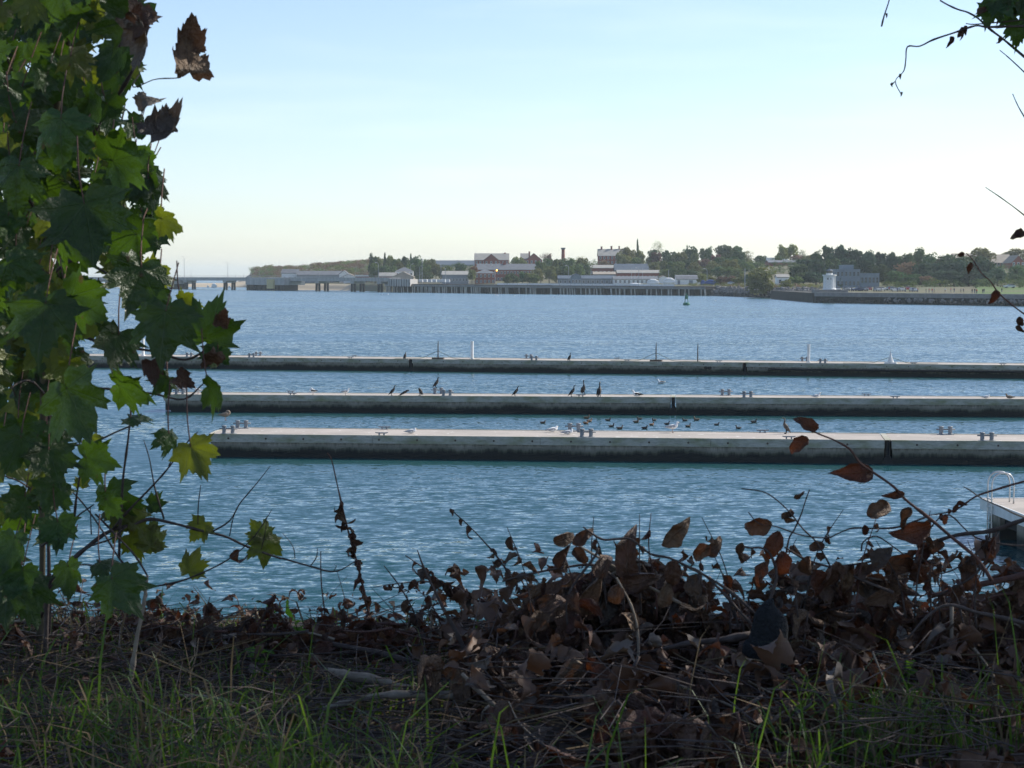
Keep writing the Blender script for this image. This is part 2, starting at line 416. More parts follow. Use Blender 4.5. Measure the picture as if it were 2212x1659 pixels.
def dock(name, label, pa, pb, z, width, x_left, joints, x_right):
    """pa, pb: preview pixels on the front deck edge; the dock's local X runs along that edge from pa"""
    A, B = G(pa[0], pa[1], z), G(pb[0], pb[1], z)
    ang = math.atan2(B.y - A.y, B.x - A.x)
    t = thing(name, label, 'dock', (A.x, A.y, 0), ang)
    dirv = Vector((math.cos(ang), math.sin(ang), 0)); nrm = Vector((-math.sin(ang), math.cos(ang), 0))
    def lx(px):      # local x of the front-edge point seen at column px
        u = (px - CX) / F; k = (u * A.y - A.x) / (dirv.x - u * dirv.y); return k
    t_info = dict(t=t, A=A, ang=ang, dir=dirv, nrm=nrm, lx=lx, z=z, w=width)
    xs = [x_left] + joints + [x_right]
    for i, (a, b) in enumerate(zip(xs, xs[1:])):
        x0 = lx(a) + (0 if i == 0 else .16); x1 = lx(b) - (0 if i == len(xs) - 2 else .16)
        first = i == 0
        mbp = MB(); ch = .8 if first else 0
        # the body, its outer end raked back
        zb = -.55
        v = []
        for (yy0, yy1, zz, xo) in ((.0, width, z - .10, 0), (.0, width, .0, ch * .8), (.0, width, zb, ch)):
            v += [(x0 + xo + .05, yy0 + .10, zz), (x1 - .02, yy0 + .10, zz), (x1 - .02, yy1 - .10, zz), (x0 + xo + .05, yy1 - .10, zz)]
        f = []
        for L in (0, 4):
            for k in range(4): f.append((L + k, L + 4 + k, L + 4 + (k + 1) % 4, L + (k + 1) % 4))
        f += [(8, 11, 10, 9), (0, 1, 2, 3)]
        f = [tuple(reversed(q)) for q in f]
        mbp.add(v, f)
        po = mbp.build('pontoon', M['dock'], t)
        md = MB(); c = .2 if first else 0
        poly = [(x0 + c, .03), (x1, .03), (x1, width - .03), (x0 + c * 1.2, width - .03), (x0 + .02, width * .5)] if first else [(x0, .03), (x1, .03), (x1, width - .03), (x0, width - .03)]
        md.prism(poly, 'z', z - .12, z)
        md.build('deck_slab', M['deck'], po)
        for s, yy in ((0, 0), (1, width)):
            mw = MB(); yo = (-.03, .10) if s == 0 else (width - .10, width + .03)
            L = x1 - x0 - c; nseg = max(1, round(L / 7.6))
            for k in range(nseg):
                mw = MB(); xa = x0 + c + L * k / nseg + .008; xb = x0 + c + L * (k + 1) / nseg - .008
                mw.bbox(xa, xb, yo[0], yo[1], z - .38, z + .025)
                mw.build('waler', M['waler'], po)
        if first:
            mw = MB(); mw.prism([(x0 + .2, -.03), (x0 - .05, width * .5), (x0 + .22, width + .03), (x0 + .34, width + .03), (x0 + .07, width * .5), (x0 + .32, -.03)], 'z', z - .40, z + .025)
            mw.build('end_waler', M['waler'], po)
            for yy in (.5, width - .5):
                me = MB(); me.tube([(x0 + .40, yy, .70), (x0 + .40, yy, .05)], .22, 10); me.build('fender', M['black'], po)
        if width > 3.5:
            k = x0 + 1.2
            while k < x1:
                ob('bolt', BOLTM, po, (k, -.03, z - .19), (R(90), 0, 0)); k += 1.9
        if i > 0:
            mj = MB(); xj = lx(a)
            mj.bbox(xj - .10, xj + .10, .12, width - .12, .2, z - .06)
            mj.prism([(xj - .42, -.3), (xj + .42, -.3), (xj + .10, .42), (xj - .10, .42)], 'y', .02, width - .2)
            mj.build('joint', M['black'], t)
            mj = MB(); mj.bbox(xj - .14, xj + .14, .10, width - .10, z + .004, z + .02); mj.build('joint_plate', M['waler'], t)
    return t_info
def bitt(D, px, back=False):
    y = D['w'] - .35 if back else .35
    k = D['lx'](px)
    e = ob('double_bollard', PLATEM, D['t'], (k, y, D['z']))
    ob('cross_bar', BARM, e)
    for s in (-.22, .22): ob('bollard_post', POSTM, e, (s, 0, .02))
def cleat(D, px, back=False):
    ob('cleat', CLEATM, D['t'], (D['lx'](px), D['w'] - .22 if back else .22, D['z']))
def on_deck(D, px, y):
    """world position on the deck, y metres behind the front edge, at column px"""
    k = D['lx'](px); p = D['A'] + D['dir'] * k + D['nrm'] * y
    k *= 1 + (y / D['A'].y); p = D['A'] + D['dir'] * k + D['nrm'] * y
    # keep to the column
    p.x += ((px - CX) / F * p.y - p.x)
    return Vector((p.x, p.y, D['z']))
near = dock('floating_dock', 'nearest of the three long concrete docks, bolted waler along its side', (449, 938), (2212, 954.5), DZ, 4.5, 441, [1920.7], 2900)
mid = dock('floating_dock', 'middle of the three long concrete docks, lined with perched cormorants', (358, 852.6), (2212, 862.8), DZ, 3.0, 346, [1454], 2750)
far = dock('floating_dock', 'farthest of the three long concrete docks, with white posts and ropes', (150, 768.4), (2212, 789.6), DZ, 4.6, 120, [886.5, 1608.6], 2500)
for D, fr, bk, cf, cb in ((near, [488, 1266, 2136.5], [476, 1224, 2061.6], [822, 1706], [795.8, 1648.6]),
                          (mid, [384, 963.7, 1615.8], [368, 934.8, 1569], [629, 1254.6, 1935.7], [609, 1880]),
                          (far, [405, 540, 1151.7, 1777], [523, 1118.7, 1727.4], [755, 1353.8, 1552, 1974, 2166.8], [733.7, 1313])):
    for p in fr: bitt(D, p)
    for p in bk: bitt(D, p, True)
    for p in cf: cleat(D, p)
    for p in cb: cleat(D, p, True)
# furniture of the farthest dock
for px in (294, 1010, 1743):
    m_ = MB(); k = far['lx'](px); m_.box((k, 1.6, DZ + .82), (.22, .22, 1.64)); m_.box((k, 1.6, DZ + 1.66), (.26, .26, .05)); m_.box((k, 1.6, DZ + .03), (.4, .4, .05))
    m_.build('white_post', M['whitep'], far['t'])
def stake(px, h, cone=False, base=True):
    k = far['lx'](px); m_ = MB()
    m_.tube([(k, .8, DZ), (k, .8, DZ + h * .7), (k + .02, .8, DZ + h)], [.06, .05, .02], 6)
    if base: m_.box((k, .8, DZ + .07), (1.1, .5, .14))
    if cone: m_.lathe([(.30, .14), (.10, .75), (.07, .95)], (k, .8, DZ), 10)
    e = m_.build('mooring_stake', M['rust'] if not cone else M['whitep'], far['t'])
    if base:
        for s in (-1, 1):
            r_ = MB(); r_.tube(catmull([(k, .8, DZ + h * .45), (k + s * .8, .75, DZ + h * .25), (k + s * 1.8, .65, DZ + .06), (k + s * 4.2, .5, DZ + .05)], 4), .022, 5)
            r_.build('rope', M['rope'], e)
stake(941, 1.75); stake(1414, 1.75); stake(1504.5, 1.75, base=False); stake(1923, 1.35, cone=True)
m_ = MB(); _k0, _k1 = far['lx'](1660), far['lx'](2420)
m_.tube([(_k0, -.10, .55), (_k1, -.10, .55)], .09, 8); m_.build('fender_pipe', M['black'], far['t'])
for _k in (1330, 1338):
    m_ = MB(); k = far['lx'](_k + 195); m_.tube([(k, -.02, .62), (k, .12, .62)], .17, 12); m_.build('hawse_pipe', M['black'], far['t'])
# finger dock with boarding ladder, right
A = G(2122, 1077, 1.25); Bp = G(2212, 1112, 1.25)
ang = math.atan2(Bp.y - A.y, Bp.x - A.x)
t = thing('finger_dock', 'pale float dock with metal boarding ladder, reaching in from the right edge', 'dock', (A.x, A.y, 0), ang)
L, Wd = 13.0, 5.5      # local x: towards the camera; local y: left of that, so to the right in the picture
mb = MB(); mb.bbox(0, L, 0, Wd, 1.19, 1.25); s_ = mb.build('deck_slab', M['deck'], t)
mb = MB(); mb.bbox(-.03, L, -.06, -.005, .88, 1.27); mb.build('fascia', M['whitep'], t)
mb = MB(); mb.bbox(-.07, -.01, -.06, Wd, .88, 1.27); mb.build('fascia', M['whitep'], t)
for k in range(4):
    mb = MB(); mb.bbox(.25 + k * 3.3, 1.6 + k * 3.3, .18, Wd - .2, -.4, .86); mb.build('float', M['dock'], t)
mb = MB(); mb.bbox(.1, L - .1, .35, Wd - .3, .45, 1.17); mb.build('frame', M['black'], t)
lad = None
for k, x in enumerate((1.15, 1.65)):
    m_ = MB(); m_.tube(catmull([(x, .62, 1.25), (x, .62, 1.95), (x, .5, 2.22), (x, .25, 2.30), (x, 0, 2.22), (x, -.13, 1.95), (x, -.13, 1.2), (x, -.13, -.3)], 5), .028, 8)
    o = m_.build('ladder', M['alu'], t if lad is None else lad, smooth=True)
    if lad is None: lad = o
    else: o.name = 'ladder_rail'
for k in range(6):
    m_ = MB(); m_.box((1.4, -.13, .05 + k * .27), (.5, .09, .035)); m_.build('ladder_step', M['alu'], lad)

# ------------------------------------------------------------------ birds
M['corm'] = mk('cormorant_feathers', (.018, .017, .016), (.035, .030, .026), 14, .55, .2)
M['cormbr'] = mk('brown_feathers', (.14, .11, .085), (.07, .058, .05), 14, .7, .2)
M['gullw'] = mk('white_feathers', (.90, .89, .86), (.8, .79, .76), 8, .8)
M['gullg'] = mk('grey_wing', (.40, .42, .44), (.32, .33, .35), 8, .8)
M['gullb'] = mk('mottled_brown_feathers', (.30, .24, .18), (.16, .125, .095), 22, .85)
M['bill'] = mk('yellow_bill', (.55, .38, .10), (.45, .32, .1), 5, .5)
M['leg'] = mk('pink_leg', (.45, .28, .22), None, 5, .6)
def corm_mesh(hunch=0.0, lean=0.0):
    st = [(-.24, .03, .03, .010), (-.17, .12, .05, .025), (-.10, .19, .085, .075), (-.03, .29, .112, .105), (.03, .39, .105, .105), (.07, .48, .075, .08)]
    nk = [(.075, .55, .042, .045), (.055, .61, .033, .036), (.055, .67, .032, .034), (.085, .715, .038, .036), (.125, .722, .026, .024), (.145, .72, .012, .012)]
    nk = [(x + hunch * .02 * i, z - hunch * .045 * (i + 1), a * (1 + hunch * .25), b * (1 + hunch * .25)) for i, (x, z, a, b) in enumerate(nk)]
    st = st + nk
    return MB().loft([(x + lean * z, z, a, b) for x, z, a, b in st], 10).mesh('cormorant_body', M['corm'], True), (nk[-1][0] + lean * nk[-1][1], nk[-1][1])
def cormorant(label, p, face=1, scale=1.0, hunch=0.0, lean=0.0, yaw=0.0, mat=None, group='cormorants perched on the docks', billm='bill'):
    t = thing('cormorant', label, 'bird', p, (0 if face > 0 else math.pi) + yaw, group); t.scale = (scale,) * 3
    me, (bx, bz) = corm_mesh(hunch, lean)
    if mat: me.materials[0] = M[mat]
    ob('body', me, t)
    b = MB(); b.tube([(bx - .01, 0, bz), (bx + .05, 0, bz + .004), (bx + .085, 0, bz - .008)], [.013, .008, .004], 6); b.build('bill', M[billm], t)
    for s in (-1, 1):
        l = MB(); l.tube([(-.03 + lean * .2, s * .05, .24), (0, s * .055, .05), (.01, s * .06, .0)], [.04, .018, .014], 6)
        l.tube([(.0, s * .06, .012), (.08, s * .07, .008)], [.02, .03], 5); l.build('leg', M['black'], t)
        wg = MB(); wg.loft([(-.20 + lean * .1, .09, .012, .02), (-.12 + lean * .2, .19, .02, .07), (-.03 + lean * .3, .32, .022, .10), (.04 + lean * .4, .43, .015, .06)], 6)
        wg.v = [(x, y + s * .092, z) for x, y, z in wg.v]; wg.build('wing', M['corm'] if not mat else M[mat], t, smooth=True)
    return t
def gull(label, p, face=1, pose='stand', brown=False, scale=1.0, yaw=0.0, group='gulls resting on the docks', wingdark=False, tiny=False):
    t = thing('gull', label, 'bird', p, (0 if face > 0 else math.pi) + yaw, group); t.scale = (scale,) * 3
    dz = 0 if pose in ('stand', 'preen') else -.145
    bm = M['gullb'] if brown else M['gullw']; wm = M['gullb'] if brown else (M['corm'] if wingdark else M['gullg'])
    st = [(-.30, .235, .03, .010), (-.22, .245, .055, .03), (-.12, .255, .095, .08), (0, .265, .118, .108), (.10, .275, .105, .105), (.165, .31, .075, .085)]
    if pose == 'preen': hd = [(.19, .36, .055, .06), (.16, .41, .055, .055), (.09, .42, .05, .045), (.04, .40, .03, .03), (.02, .39, .012, .014)]
    elif pose == 'tuck': hd = [(.185, .35, .06, .065), (.19, .385, .056, .05), (.22, .395, .035, .032), (.238, .39, .014, .016)]
    else: hd = [(.195, .37, .052, .058), (.205, .42, .05, .05), (.225, .452, .052, .046), (.262, .452, .032, .03), (.278, .447, .014, .016)]
    st = [(x, z + dz, a, b) for x, z, a, b in st + hd]
    ob('body', MB().loft(st, 10).mesh('gull_body', bm, True), t)
    if tiny: return t
    hx, hz = st[-1][0], st[-1][1]; s_ = -1 if pose == 'preen' else 1
    b = MB(); b.tube([(hx - s_ * .01, 0, hz), (hx + s_ * .045, 0, hz - .006), (hx + s_ * .055, 0, hz - .018)], [.016, .011, .004], 6); b.build('bill', M['bill'] if not brown else M['black'], t)
    for s in (-1, 1):
        wg = MB(); wg.loft([(-.36, .25 + dz, .006, .006), (-.25, .265 + dz, .012, .03), (-.1, .28 + dz, .02, .06), (.05, .295 + dz, .022, .07), (.13, .30 + dz, .01, .04)], 6)
        wg.v = [(x, y + s * (.095 if x > -.3 else .03), z) for x, y, z in wg.v]; wg.build('wing', wm, t, smooth=True)
    if pose in ('stand', 'preen'):
        for s in (-1, 1):
            l = MB(); l.tube([(.01, s * .045, .19), (.0, s * .045, .08), (.01, s * .045, .0)], [.016, .010, .010], 6); l.tube([(0, s * .045, .008), (.06, s * .05, .006)], [.014, .02], 5); l.build('leg', M['leg'], t)
    return t
M['duckb'] = mk('duck_brown', (.24, .14, .085), (.13, .08, .05), 16, .8)
M['duckd'] = mk('duck_dark', (.06, .05, .045), (.10, .08, .07), 16, .7)
M['duckw'] = mk('duck_flank', (.30, .25, .19), (.2, .16, .12), 12, .8)
def duck(label, p, face=1, mats=('duckb', 'duckb'), up=0.0, yaw=0.0, scale=1.0, group='brown ducks swimming between the docks'):
    t = thing('duck', label, 'bird', p, (0 if face > 0 else math.pi) + yaw, group); t.scale = (scale,) * 3
    st = [(-.26, .13, .02, .012), (-.20, .105, .06, .04), (-.12, .07, .095, .085), (0, .06, .115, .10), (.10, .07, .10, .095), (.15, .115, .06, .07), (.165, .17 + up * .3, .042, .045),
          (.17, .20 + up * .7, .044, .044), (.185, .235 + up, .048, .045), (.222, .232 + up, .034, .032), (.235, .225 + up, .016, .014)]
    ob('body', MB().loft(st, 10).mesh('duck_body', M[mats[0]], True), t)
    b = MB(); b.loft([(.228, .224 + up, .016, .012), (.265, .215 + up, .02, .008), (.285, .212 + up, .012, .004)], 6); b.build('bill', M['black'], t)
    for s in (-1, 1):
        wg = MB(); wg.loft([(-.25, .12, .006, .006), (-.15, .115, .016, .03), (0, .11, .02, .05), (.09, .105, .008, .03)], 6)
        wg.v = [(x, y + s * (.09 if x > -.2 else .03), z) for x, y, z in wg.v]; wg.build('wing', M[mats[1]], t, smooth=True)
    return t
cormorant('black cormorant on the left half of the farthest dock edge', on_deck(far, 875, .15), 1, 1.0, .4, yaw=R(60))
cormorant('black cormorant alone at the middle of the farthest dock edge', on_deck(far, 1230.6, .12), 1, 1.0, 0, yaw=R(-40))
cormorant('leaning cormorant between a gull and a bollard on the middle dock, facing right', on_deck(mid, 844.8, .5), 1, .92, .1, .25)
cormorant('hunched cormorant with head tucked, next to the double bollard on the middle dock', on_deck(mid, 906.9, .6), -1, .9, 1.0, -.1, yaw=R(50))
p = on_deck(mid, 941, 2.6); p.z += .40
cormorant('cormorant standing on top of a double bollard on the middle dock', p, 1, 1.0, .15, .12)
cormorant('lone leaning cormorant near the middle of the middle dock', on_deck(mid, 1112, .5), 1, .92, .25, .22)
cormorant('leftmost of the three cormorants grouped at the centre of the middle dock', on_deck(mid, 1234, .5), 1, .98, 0, .2)
p = on_deck(mid, 1261, 1.5); p.z += .1
cormorant('middle one of the three grouped cormorants, neck stretched straight up', p, 1, 1.1, -.5, -.08, yaw=R(-60))
cormorant('biggest of the three grouped cormorants, at the front edge of the middle dock', on_deck(mid, 1294.6, .12), 1, 1.22, -.25, .05, yaw=R(70))
t = cormorant('dark bird lying flat beside a hunched cormorant on the middle dock', on_deck(mid, 864, .5), 1, .8, 1.2, 1.1); t.location.z -= .05
p = on_deck(near, 1699.6, 3.9)
cormorant('grey-brown cormorant with raised head by a cleat on the nearest dock', p, -1, 1.02, -.2, .02, mat='cormbr', billm='bill')
gull('preening white gull with grey wings, far left of the middle dock', on_deck(mid, 675.8, .8), -1, 'preen', wingdark=True)
gull('white gull standing upright right of the preening gull', on_deck(mid, 745.6, .6), 1, 'stand', scale=.95)
gull('white gull partly behind the lowest maple leaves on the middle dock', on_deck(mid, 427, 1.0), -1, 'stand')
gull('black and white bird right of the cormorant group on the middle dock', on_deck(mid, 1377, .8), -1, 'sit', wingdark=True, scale=1.25)
gull('white gull sitting on the right part of the middle dock past its joint', on_deck(mid, 1764.5, .7), 1, 'sit')
gull('small white gull sitting near the right end of the middle dock', on_deck(mid, 2131.8, .7), 1, 'tuck', scale=.9)
gull('brown mottled young gull at the far right of the middle dock', on_deck(mid, 2182.8, .7), -1, 'sit', True)
p = on_deck(near, 485, 4.1); p.z += .42
gull('brown mottled young gull preening on the bollard at the near dock end', p, 1, 'preen', True, 1.15, group='gulls resting on the docks')
gull('white gull lying on the left part of the nearest dock', on_deck(near, 887.6, 1.6), 1, 'tuck', scale=1.05)
gull('white gull sitting left behind the double bollards of the nearest dock', on_deck(near, 1194, 3.6), 1, 'tuck', scale=1.1, yaw=R(20))
gull('white gull sitting between the two double bollards of the nearest dock', on_deck(near, 1227, 1.9), 1, 'tuck', scale=1.05)
gull('tall gull standing on the nearest dock among the ducks behind', on_deck(near, 1453, 3.9), 1, 'stand', scale=1.15)
dk = [(1058, 712), (1395, 716), (1400, 674), (1422, 700), (1568, 692), (1595, 740), (1660, 757), (1788, 706), (1815, 682), (1855, 755), (1910, 728), (1930, 692), (2030, 722), (2170, 694), (2195, 740)]
dl = [(d6(x), (1060 + y / 2.458) / 1.4756) for x, y in dk] + [(d7(x), (1060 + y / 1.9) / 1.4756) for x, y in ((228, 533), (350, 562), (482, 583), (575, 546))]
dl.sort()
rd = random.Random(4)
for i, (px, py) in enumerate(dl):
    mt = rd.choice([('duckb', 'duckb'), ('duckb', 'duckd'), ('duckd', 'duckw'), ('duckd', 'duckd'), ('duckb', 'duckw')])
    duck('%s small duck from the left on the water behind the nearest dock' % nth(i), G(px, py, 0), rd.choice([1, 1, -1]), mt, rd.uniform(0, .06), R(rd.uniform(-35, 35)), rd.uniform(.72, .86))
duck('pale duck alone on the water between the middle and farthest docks', G(1428, 828.6, 0), -1, ('gullw', 'duckd'), 0, 0, 1.4, group='lone waterbirds')
fl = [z2(370, 630), z2(433, 626), z2(1540, 642), z2(1708, 640), z2(2092, 654), z2(2150, 645), z3(1835, 695)]
for i, (px, py) in enumerate(fl):
    gull('%s tiny white gull from the left on the far open water' % nth(i), G(px, py + 1.5, 0) + Vector((0, 0, -.05)), rd.choice([1, -1]), 'stand', False, 1.5, R(rd.uniform(-40, 40)), 'white gulls on the far water', tiny=True)
# ------------------------------------------------------------------ far shore: materials
M['brick'] = mk('red_brick', (.31, .085, .055), (.23, .07, .05), .4, .9)
M['slate'] = mk('slate_roof', (.17, .18, .19), (.13, .135, .145), .5, .6)
M['paleroof'] = mk('pale_shingle_roof', (.33, .32, .29), (.27, .26, .24), .4, .85)
M['blueroof'] = mk('blue_grey_roof', (.10, .13, .16), (.08, .10, .13), .4, .6)
M['tanroof'] = mk('tan_shingle_roof', (.36, .31, .25), (.29, .25, .2), .4, .9)
M['clap'] = mk('white_clapboard', (.92, .91, .87), (.84, .83, .79), .5, .8)
M['greyw'] = mk('grey_clapboard', (.30, .32, .34), (.24, .26, .28), .5, .85)
M['bluew'] = mk('blue_grey_panel', (.22, .27, .31), (.18, .22, .26), .3, .7)
M['tanw'] = mk('tan_clapboard', (.45, .38, .30), (.37, .31, .25), .5, .85)
M['glass'] = mk('dark_window_glass', (.03, .04, .05), (.05, .06, .07), 1, .12, 0, .7)
M['trim'] = mk('white_trim', (.75, .74, .71), (.65, .64, .62), 1, .7)
M['conc'] = mk('pier_concrete', (.50, .48, .45), (.34, .33, .31), .4, .9, stretch=(1, 1, .3))
M['timber'] = mk('dark_timber', (.022, .020, .018), (.04, .035, .03), .7, .95)
M['pile'] = mk('gap_light_pile', (.78, .74, .66), (.45, .42, .36), .35, .95)  # pale colour stands for bright water showing between dark piles
M['pole'] = mk('grey_pole', (.40, .41, .41), (.3, .31, .31), 1, .7)
M['yel'] = mk('yellow_cabinet', (.60, .50, .22), (.5, .42, .2), 1, .6)
M['granite'] = mk('granite', (.30, .28, .26), (.21, .20, .185), .6, .9, .3)
M['stone'] = mk('riprap_stone', (.27, .25, .23), (.18, .165, .15), .8, .95, .5, vary=.35)
M['wetstone'] = mk('weedy_stone', (.03, .03, .024), (.06, .055, .045), .5, .9, .5)
M['buoy'] = mk('green_buoy_paint', (.02, .19, .11), (.03, .15, .09), 2, .45)
M['amber'] = mk('amber_lens', (.8, .3, .03), None, 2, .3)
def emi(name, c, s):
    m, n, b, o = nodes(name); b.inputs['Base Color'].default_value = tuple(c) + (1,)
    b.inputs['Emission Color'].default_value = tuple(c) + (1,); b.inputs['Emission Strength'].default_value = s; return m
M['lit'] = emi('lit_amber_lamp', (1.0, .45, .06), 6.0)

# ------------------------------------------------------------------ buildings
def WINM(mt):
    key = 'win_' + mt
    if key not in M:
        f = MB()
        for a in (-.5, .5): f.box((a, 0, 0), (.12, .12, 1.1))
        for a in (-.5, 0, .5): f.box((0, 0, a), (.9, .10, .12 if a else .07))
        p = MB(); p.box((0, .03, 0), (.9, .04, 1.0))
        M[key] = (f.mesh('window', M[mt]), p.mesh('pane', M['glass']))
    return M[key]
def building(name, label, l, r, eave, ridge, d, dep, wall, roof, style='gable_x', cols=0, rows=0, base=None, yaw=0.0, chimneys=(), trim='trim', win=(1.1, 1.5), cat='building', group=None, doors=()):
    """l, r: preview columns of the front; eave, ridge: preview rows; d: distance; dep: depth in metres"""
    x0, x1 = (l - CX) / F * d, (r - CX) / F * d
    ze, zr = W(0, eave, d).z, W(0, ridge, d).z
    xc = (x0 + x1) / 2; w_ = x1 - x0
    zb = min(land_z(x0, d), land_z(x1, d), land_z(xc, d + dep)) - .3 if base is None else W(0, base, d).z
    t = thing(name, label, cat, (xc, d, zb), yaw, group)
    he, hr = ze - zb, zr - zb; hw = w_ / 2
    mb = MB(); mb.bbox(-hw, hw, 0, dep, 0, he)
    o_ = .35
    rf = MB()
    if style == 'gable_x':
        mb.prism([(0, he), (dep, he), (dep / 2, hr)], 'x', -hw, hw)
        th = .28
        rf.prism([(-o_, he - o_ * .4), (dep / 2, hr + .02), (dep + o_, he - o_ * .4), (dep + o_, he - o_ * .4 + th), (dep / 2, hr + th), (-o_, he - o_ * .4 + th)], 'x', -hw - o_, hw + o_)
    elif style == 'gable_y':
        mb.prism([(-hw, he), (hw, he), (0, hr)], 'y', 0, dep)
        th = .28
        rf.prism([(-hw - o_, he - o_ * .4), (0, hr + .02), (hw + o_, he - o_ * .4), (hw + o_, he - o_ * .4 + th), (0, hr + th), (-hw - o_, he - o_ * .4 + th)], 'y', -o_, dep + o_)
    elif style == 'gambrel_y':
        k = .62
        prof = [(-hw, he), (-hw * k, he + (hr - he) * .68), (0, hr), (hw * k, he + (hr - he) * .68), (hw, he)]
        mb.prism(prof[::-1], 'y', 0, dep)
        out_ = [(a * 1.04 + 0, b + .2) for a, b in prof]
        rf.prism([(a, b + .02) for a, b in prof] + out_[::-1], 'y', -o_, dep + o_)
    elif style == 'gambrel_x':
        prof = [(0, he), (dep * .19, he + (hr - he) * .7), (dep / 2, hr), (dep * .81, he + (hr - he) * .7), (dep, he)]
        mb.prism(prof[::-1], 'x', -hw, hw)
        rf.prism([(a, b + .02) for a, b in prof] + [(dep / 2 + (a - dep / 2) * 1.06, b + .25) for a, b in prof][::-1], 'x', -hw - o_, hw + o_)
    elif style == 'hip':
        i = min(hw, dep / 2) * .9
        v = [(-hw - o_, -o_, he), (hw + o_, -o_, he), (hw + o_, dep + o_, he), (-hw - o_, dep + o_, he), (-hw + i, dep / 2, hr), (hw - i, dep / 2, hr)]
        rf.add(v, [(0, 1, 5, 4), (1, 2, 5), (2, 3, 4, 5), (3, 0, 4), (3, 2, 1, 0)])
    else:
        rf.bbox(-hw - .15, hw + .15, -.15, dep + .15, he, max(hr, he + .3))
    mb.build('wall', M[wall], t); ro = rf.build('roof', M[roof], t)
    for cxp in chimneys:
        cx_, ctop, cw = cxp
        lx = (cx_ - CX) / F * d - xc; zc = W(0, ctop, d).z - zb; wm = cw / F * d
        c = MB(); c.bbox(lx - wm / 2, lx + wm / 2, dep / 2 - wm * .7, dep / 2 + wm * .7, he, zc - .3); c.bbox(lx - wm * .65, lx + wm * .65, dep / 2 - wm * .85, dep / 2 + wm * .85, zc - .3, zc)
        c.build('chimney', M['brick'], ro)
    if cols and rows:
        fm, pm = WINM(trim)
        for j in range(rows):
            for i in range(cols):
                px_ = -hw + w_ * (i + .5) / cols; pz = he * (j + .55) / rows
                o = ob('window', fm, t, (px_, -.05, pz), scale=(win[0], 1, win[1])); ob('pane', pm, o)
    for dx in doors:
        c = MB(); lx = (dx - CX) / F * d - xc; c.bbox(lx - .6, lx + .6, -.08, -.01, 0.3, 2.4); c.build('door', M['trim'] if wall != 'clap' else M['greyw'], t)
    return t
def Z(f, a, b): return f(a, 0)[0], f(b, 0)[0]
def bz(f, name, label, x0, x1, ye, yr, d, dep, wall, roof, style='gable_x', **k):
    if 'chimneys' in k: k['chimneys'] = [(f(a, 0)[0], f(0, b)[1], c * (.21446 if f in (z2, z3) else .3)) for a, b, c in k['chimneys']]
    if 'doors' in k: k['doors'] = [f(a, 0)[0] for a in k['doors']]
    return building(name, label, f(x0, 0)[0], f(x1, 0)[0], f(0, ye)[1], f(0, yr)[1], d, dep, wall, roof, style, **k)
bz(z1, 'white_house', 'white gabled house at the left foot of the hill', 1325, 1440, 290, 263, 1370, 9, 'clap', 'slate', 'gable_x', cols=3, rows=1, doors=[1400])
bz(z1, 'long_shed', 'long low building with dark roof behind the trestle', 1432, 1752, 302, 276, 1362, 12, 'greyw', 'slate', 'gable_x', cols=11, rows=1)
bz(z1, 'gable_cottage', 'white gable front at the right end of the long low building', 1730, 1792, 296, 273, 1350, 11, 'clap', 'slate', 'gable_y', cols=2, rows=1)
bz(z1, 'small_white_house', 'small white house beside the red shed', 1760, 1838, 312, 295, 1325, 8, 'clap', 'tanroof', 'gable_y', cols=2, rows=1)
bz(z1, 'low_red_shed', 'low red shed with pale roof edge by the trestle', 1845, 1942, 312, 302, 1318, 8, 'brick', 'clap', 'flat', cols=3, rows=1)
bz(z2, 'white_two_storey_house', 'white two-storey house with grey hipped roof among the left trees', 505, 685, 395, 355, 1262, 10, 'clap', 'slate', 'hip', cols=5, rows=2)
bz(z2, 'tan_gabled_building', 'tan gabled building in front of the white two-storey house', 478, 692, 452, 402, 1240, 12, 'tanw', 'tanroof', 'gable_y', cols=5, rows=1)
bz(z2, 'red_sided_house', 'low red-sided house left of the tan gabled building', 345, 512, 446, 410, 1250, 9, 'brick', 'paleroof', 'gable_x', cols=4, rows=1)
bz(z2, 'grey_warehouse', 'long pale grey warehouse behind the white containers', 978, 1242, 430, 395, 1190, 16, 'greyw', 'paleroof', 'gable_x', cols=8, rows=1)
bz(z2, 'long_hill_building', 'very long flat dark building along the hill skyline', 900, 1450, 330, 287, 1540, 18, 'greyw', 'blueroof', 'gable_x')
bz(z2, 'brick_mansion', 'brick mansion with slate gables and a flagpole on the hill', 1305, 1648, 282, 216, 1420, 16, 'brick', 'paleroof', 'gable_x', cols=9, rows=2, chimneys=[(1610, 205, 14)])  # front roof slope painted pale as sunlit beside the slate gable
bz(z2, 'brick_mansion_gable', 'brick cross gable at the middle of the gabled mansion', 1400, 1545, 282, 222, 1412, 14, 'brick', 'slate', 'gable_y', cols=3, rows=2)
bz(z2, 'brick_barracks', 'long brick barracks with wide grey roof below the mansion', 1330, 1922, 380, 322, 1255, 16, 'brick', 'slate', 'gable_x', cols=18, rows=2, chimneys=[(1605, 308, 30)])
bz(z2, 'brick_wing', 'two-storey brick wing with hipped roof near the wharf', 1308, 1512, 415, 375, 1185, 13, 'brick', 'slate', 'hip', cols=5, rows=2)
bz(z2, 'brick_gable_house', 'brick gable house with chimney right of the mansion', 1815, 1985, 285, 215, 1385, 15, 'brick', 'slate', 'gable_y', cols=4, rows=3, chimneys=[(1857, 193, 16)])
bz(z2, 'pale_roof_wing', 'pale roofed wing left of the brick gable house', 1770, 1850, 270, 216, 1392, 13, 'brick', 'paleroof', 'gable_x', cols=3, rows=2)  # pale roof colour carries the sun on this front slope
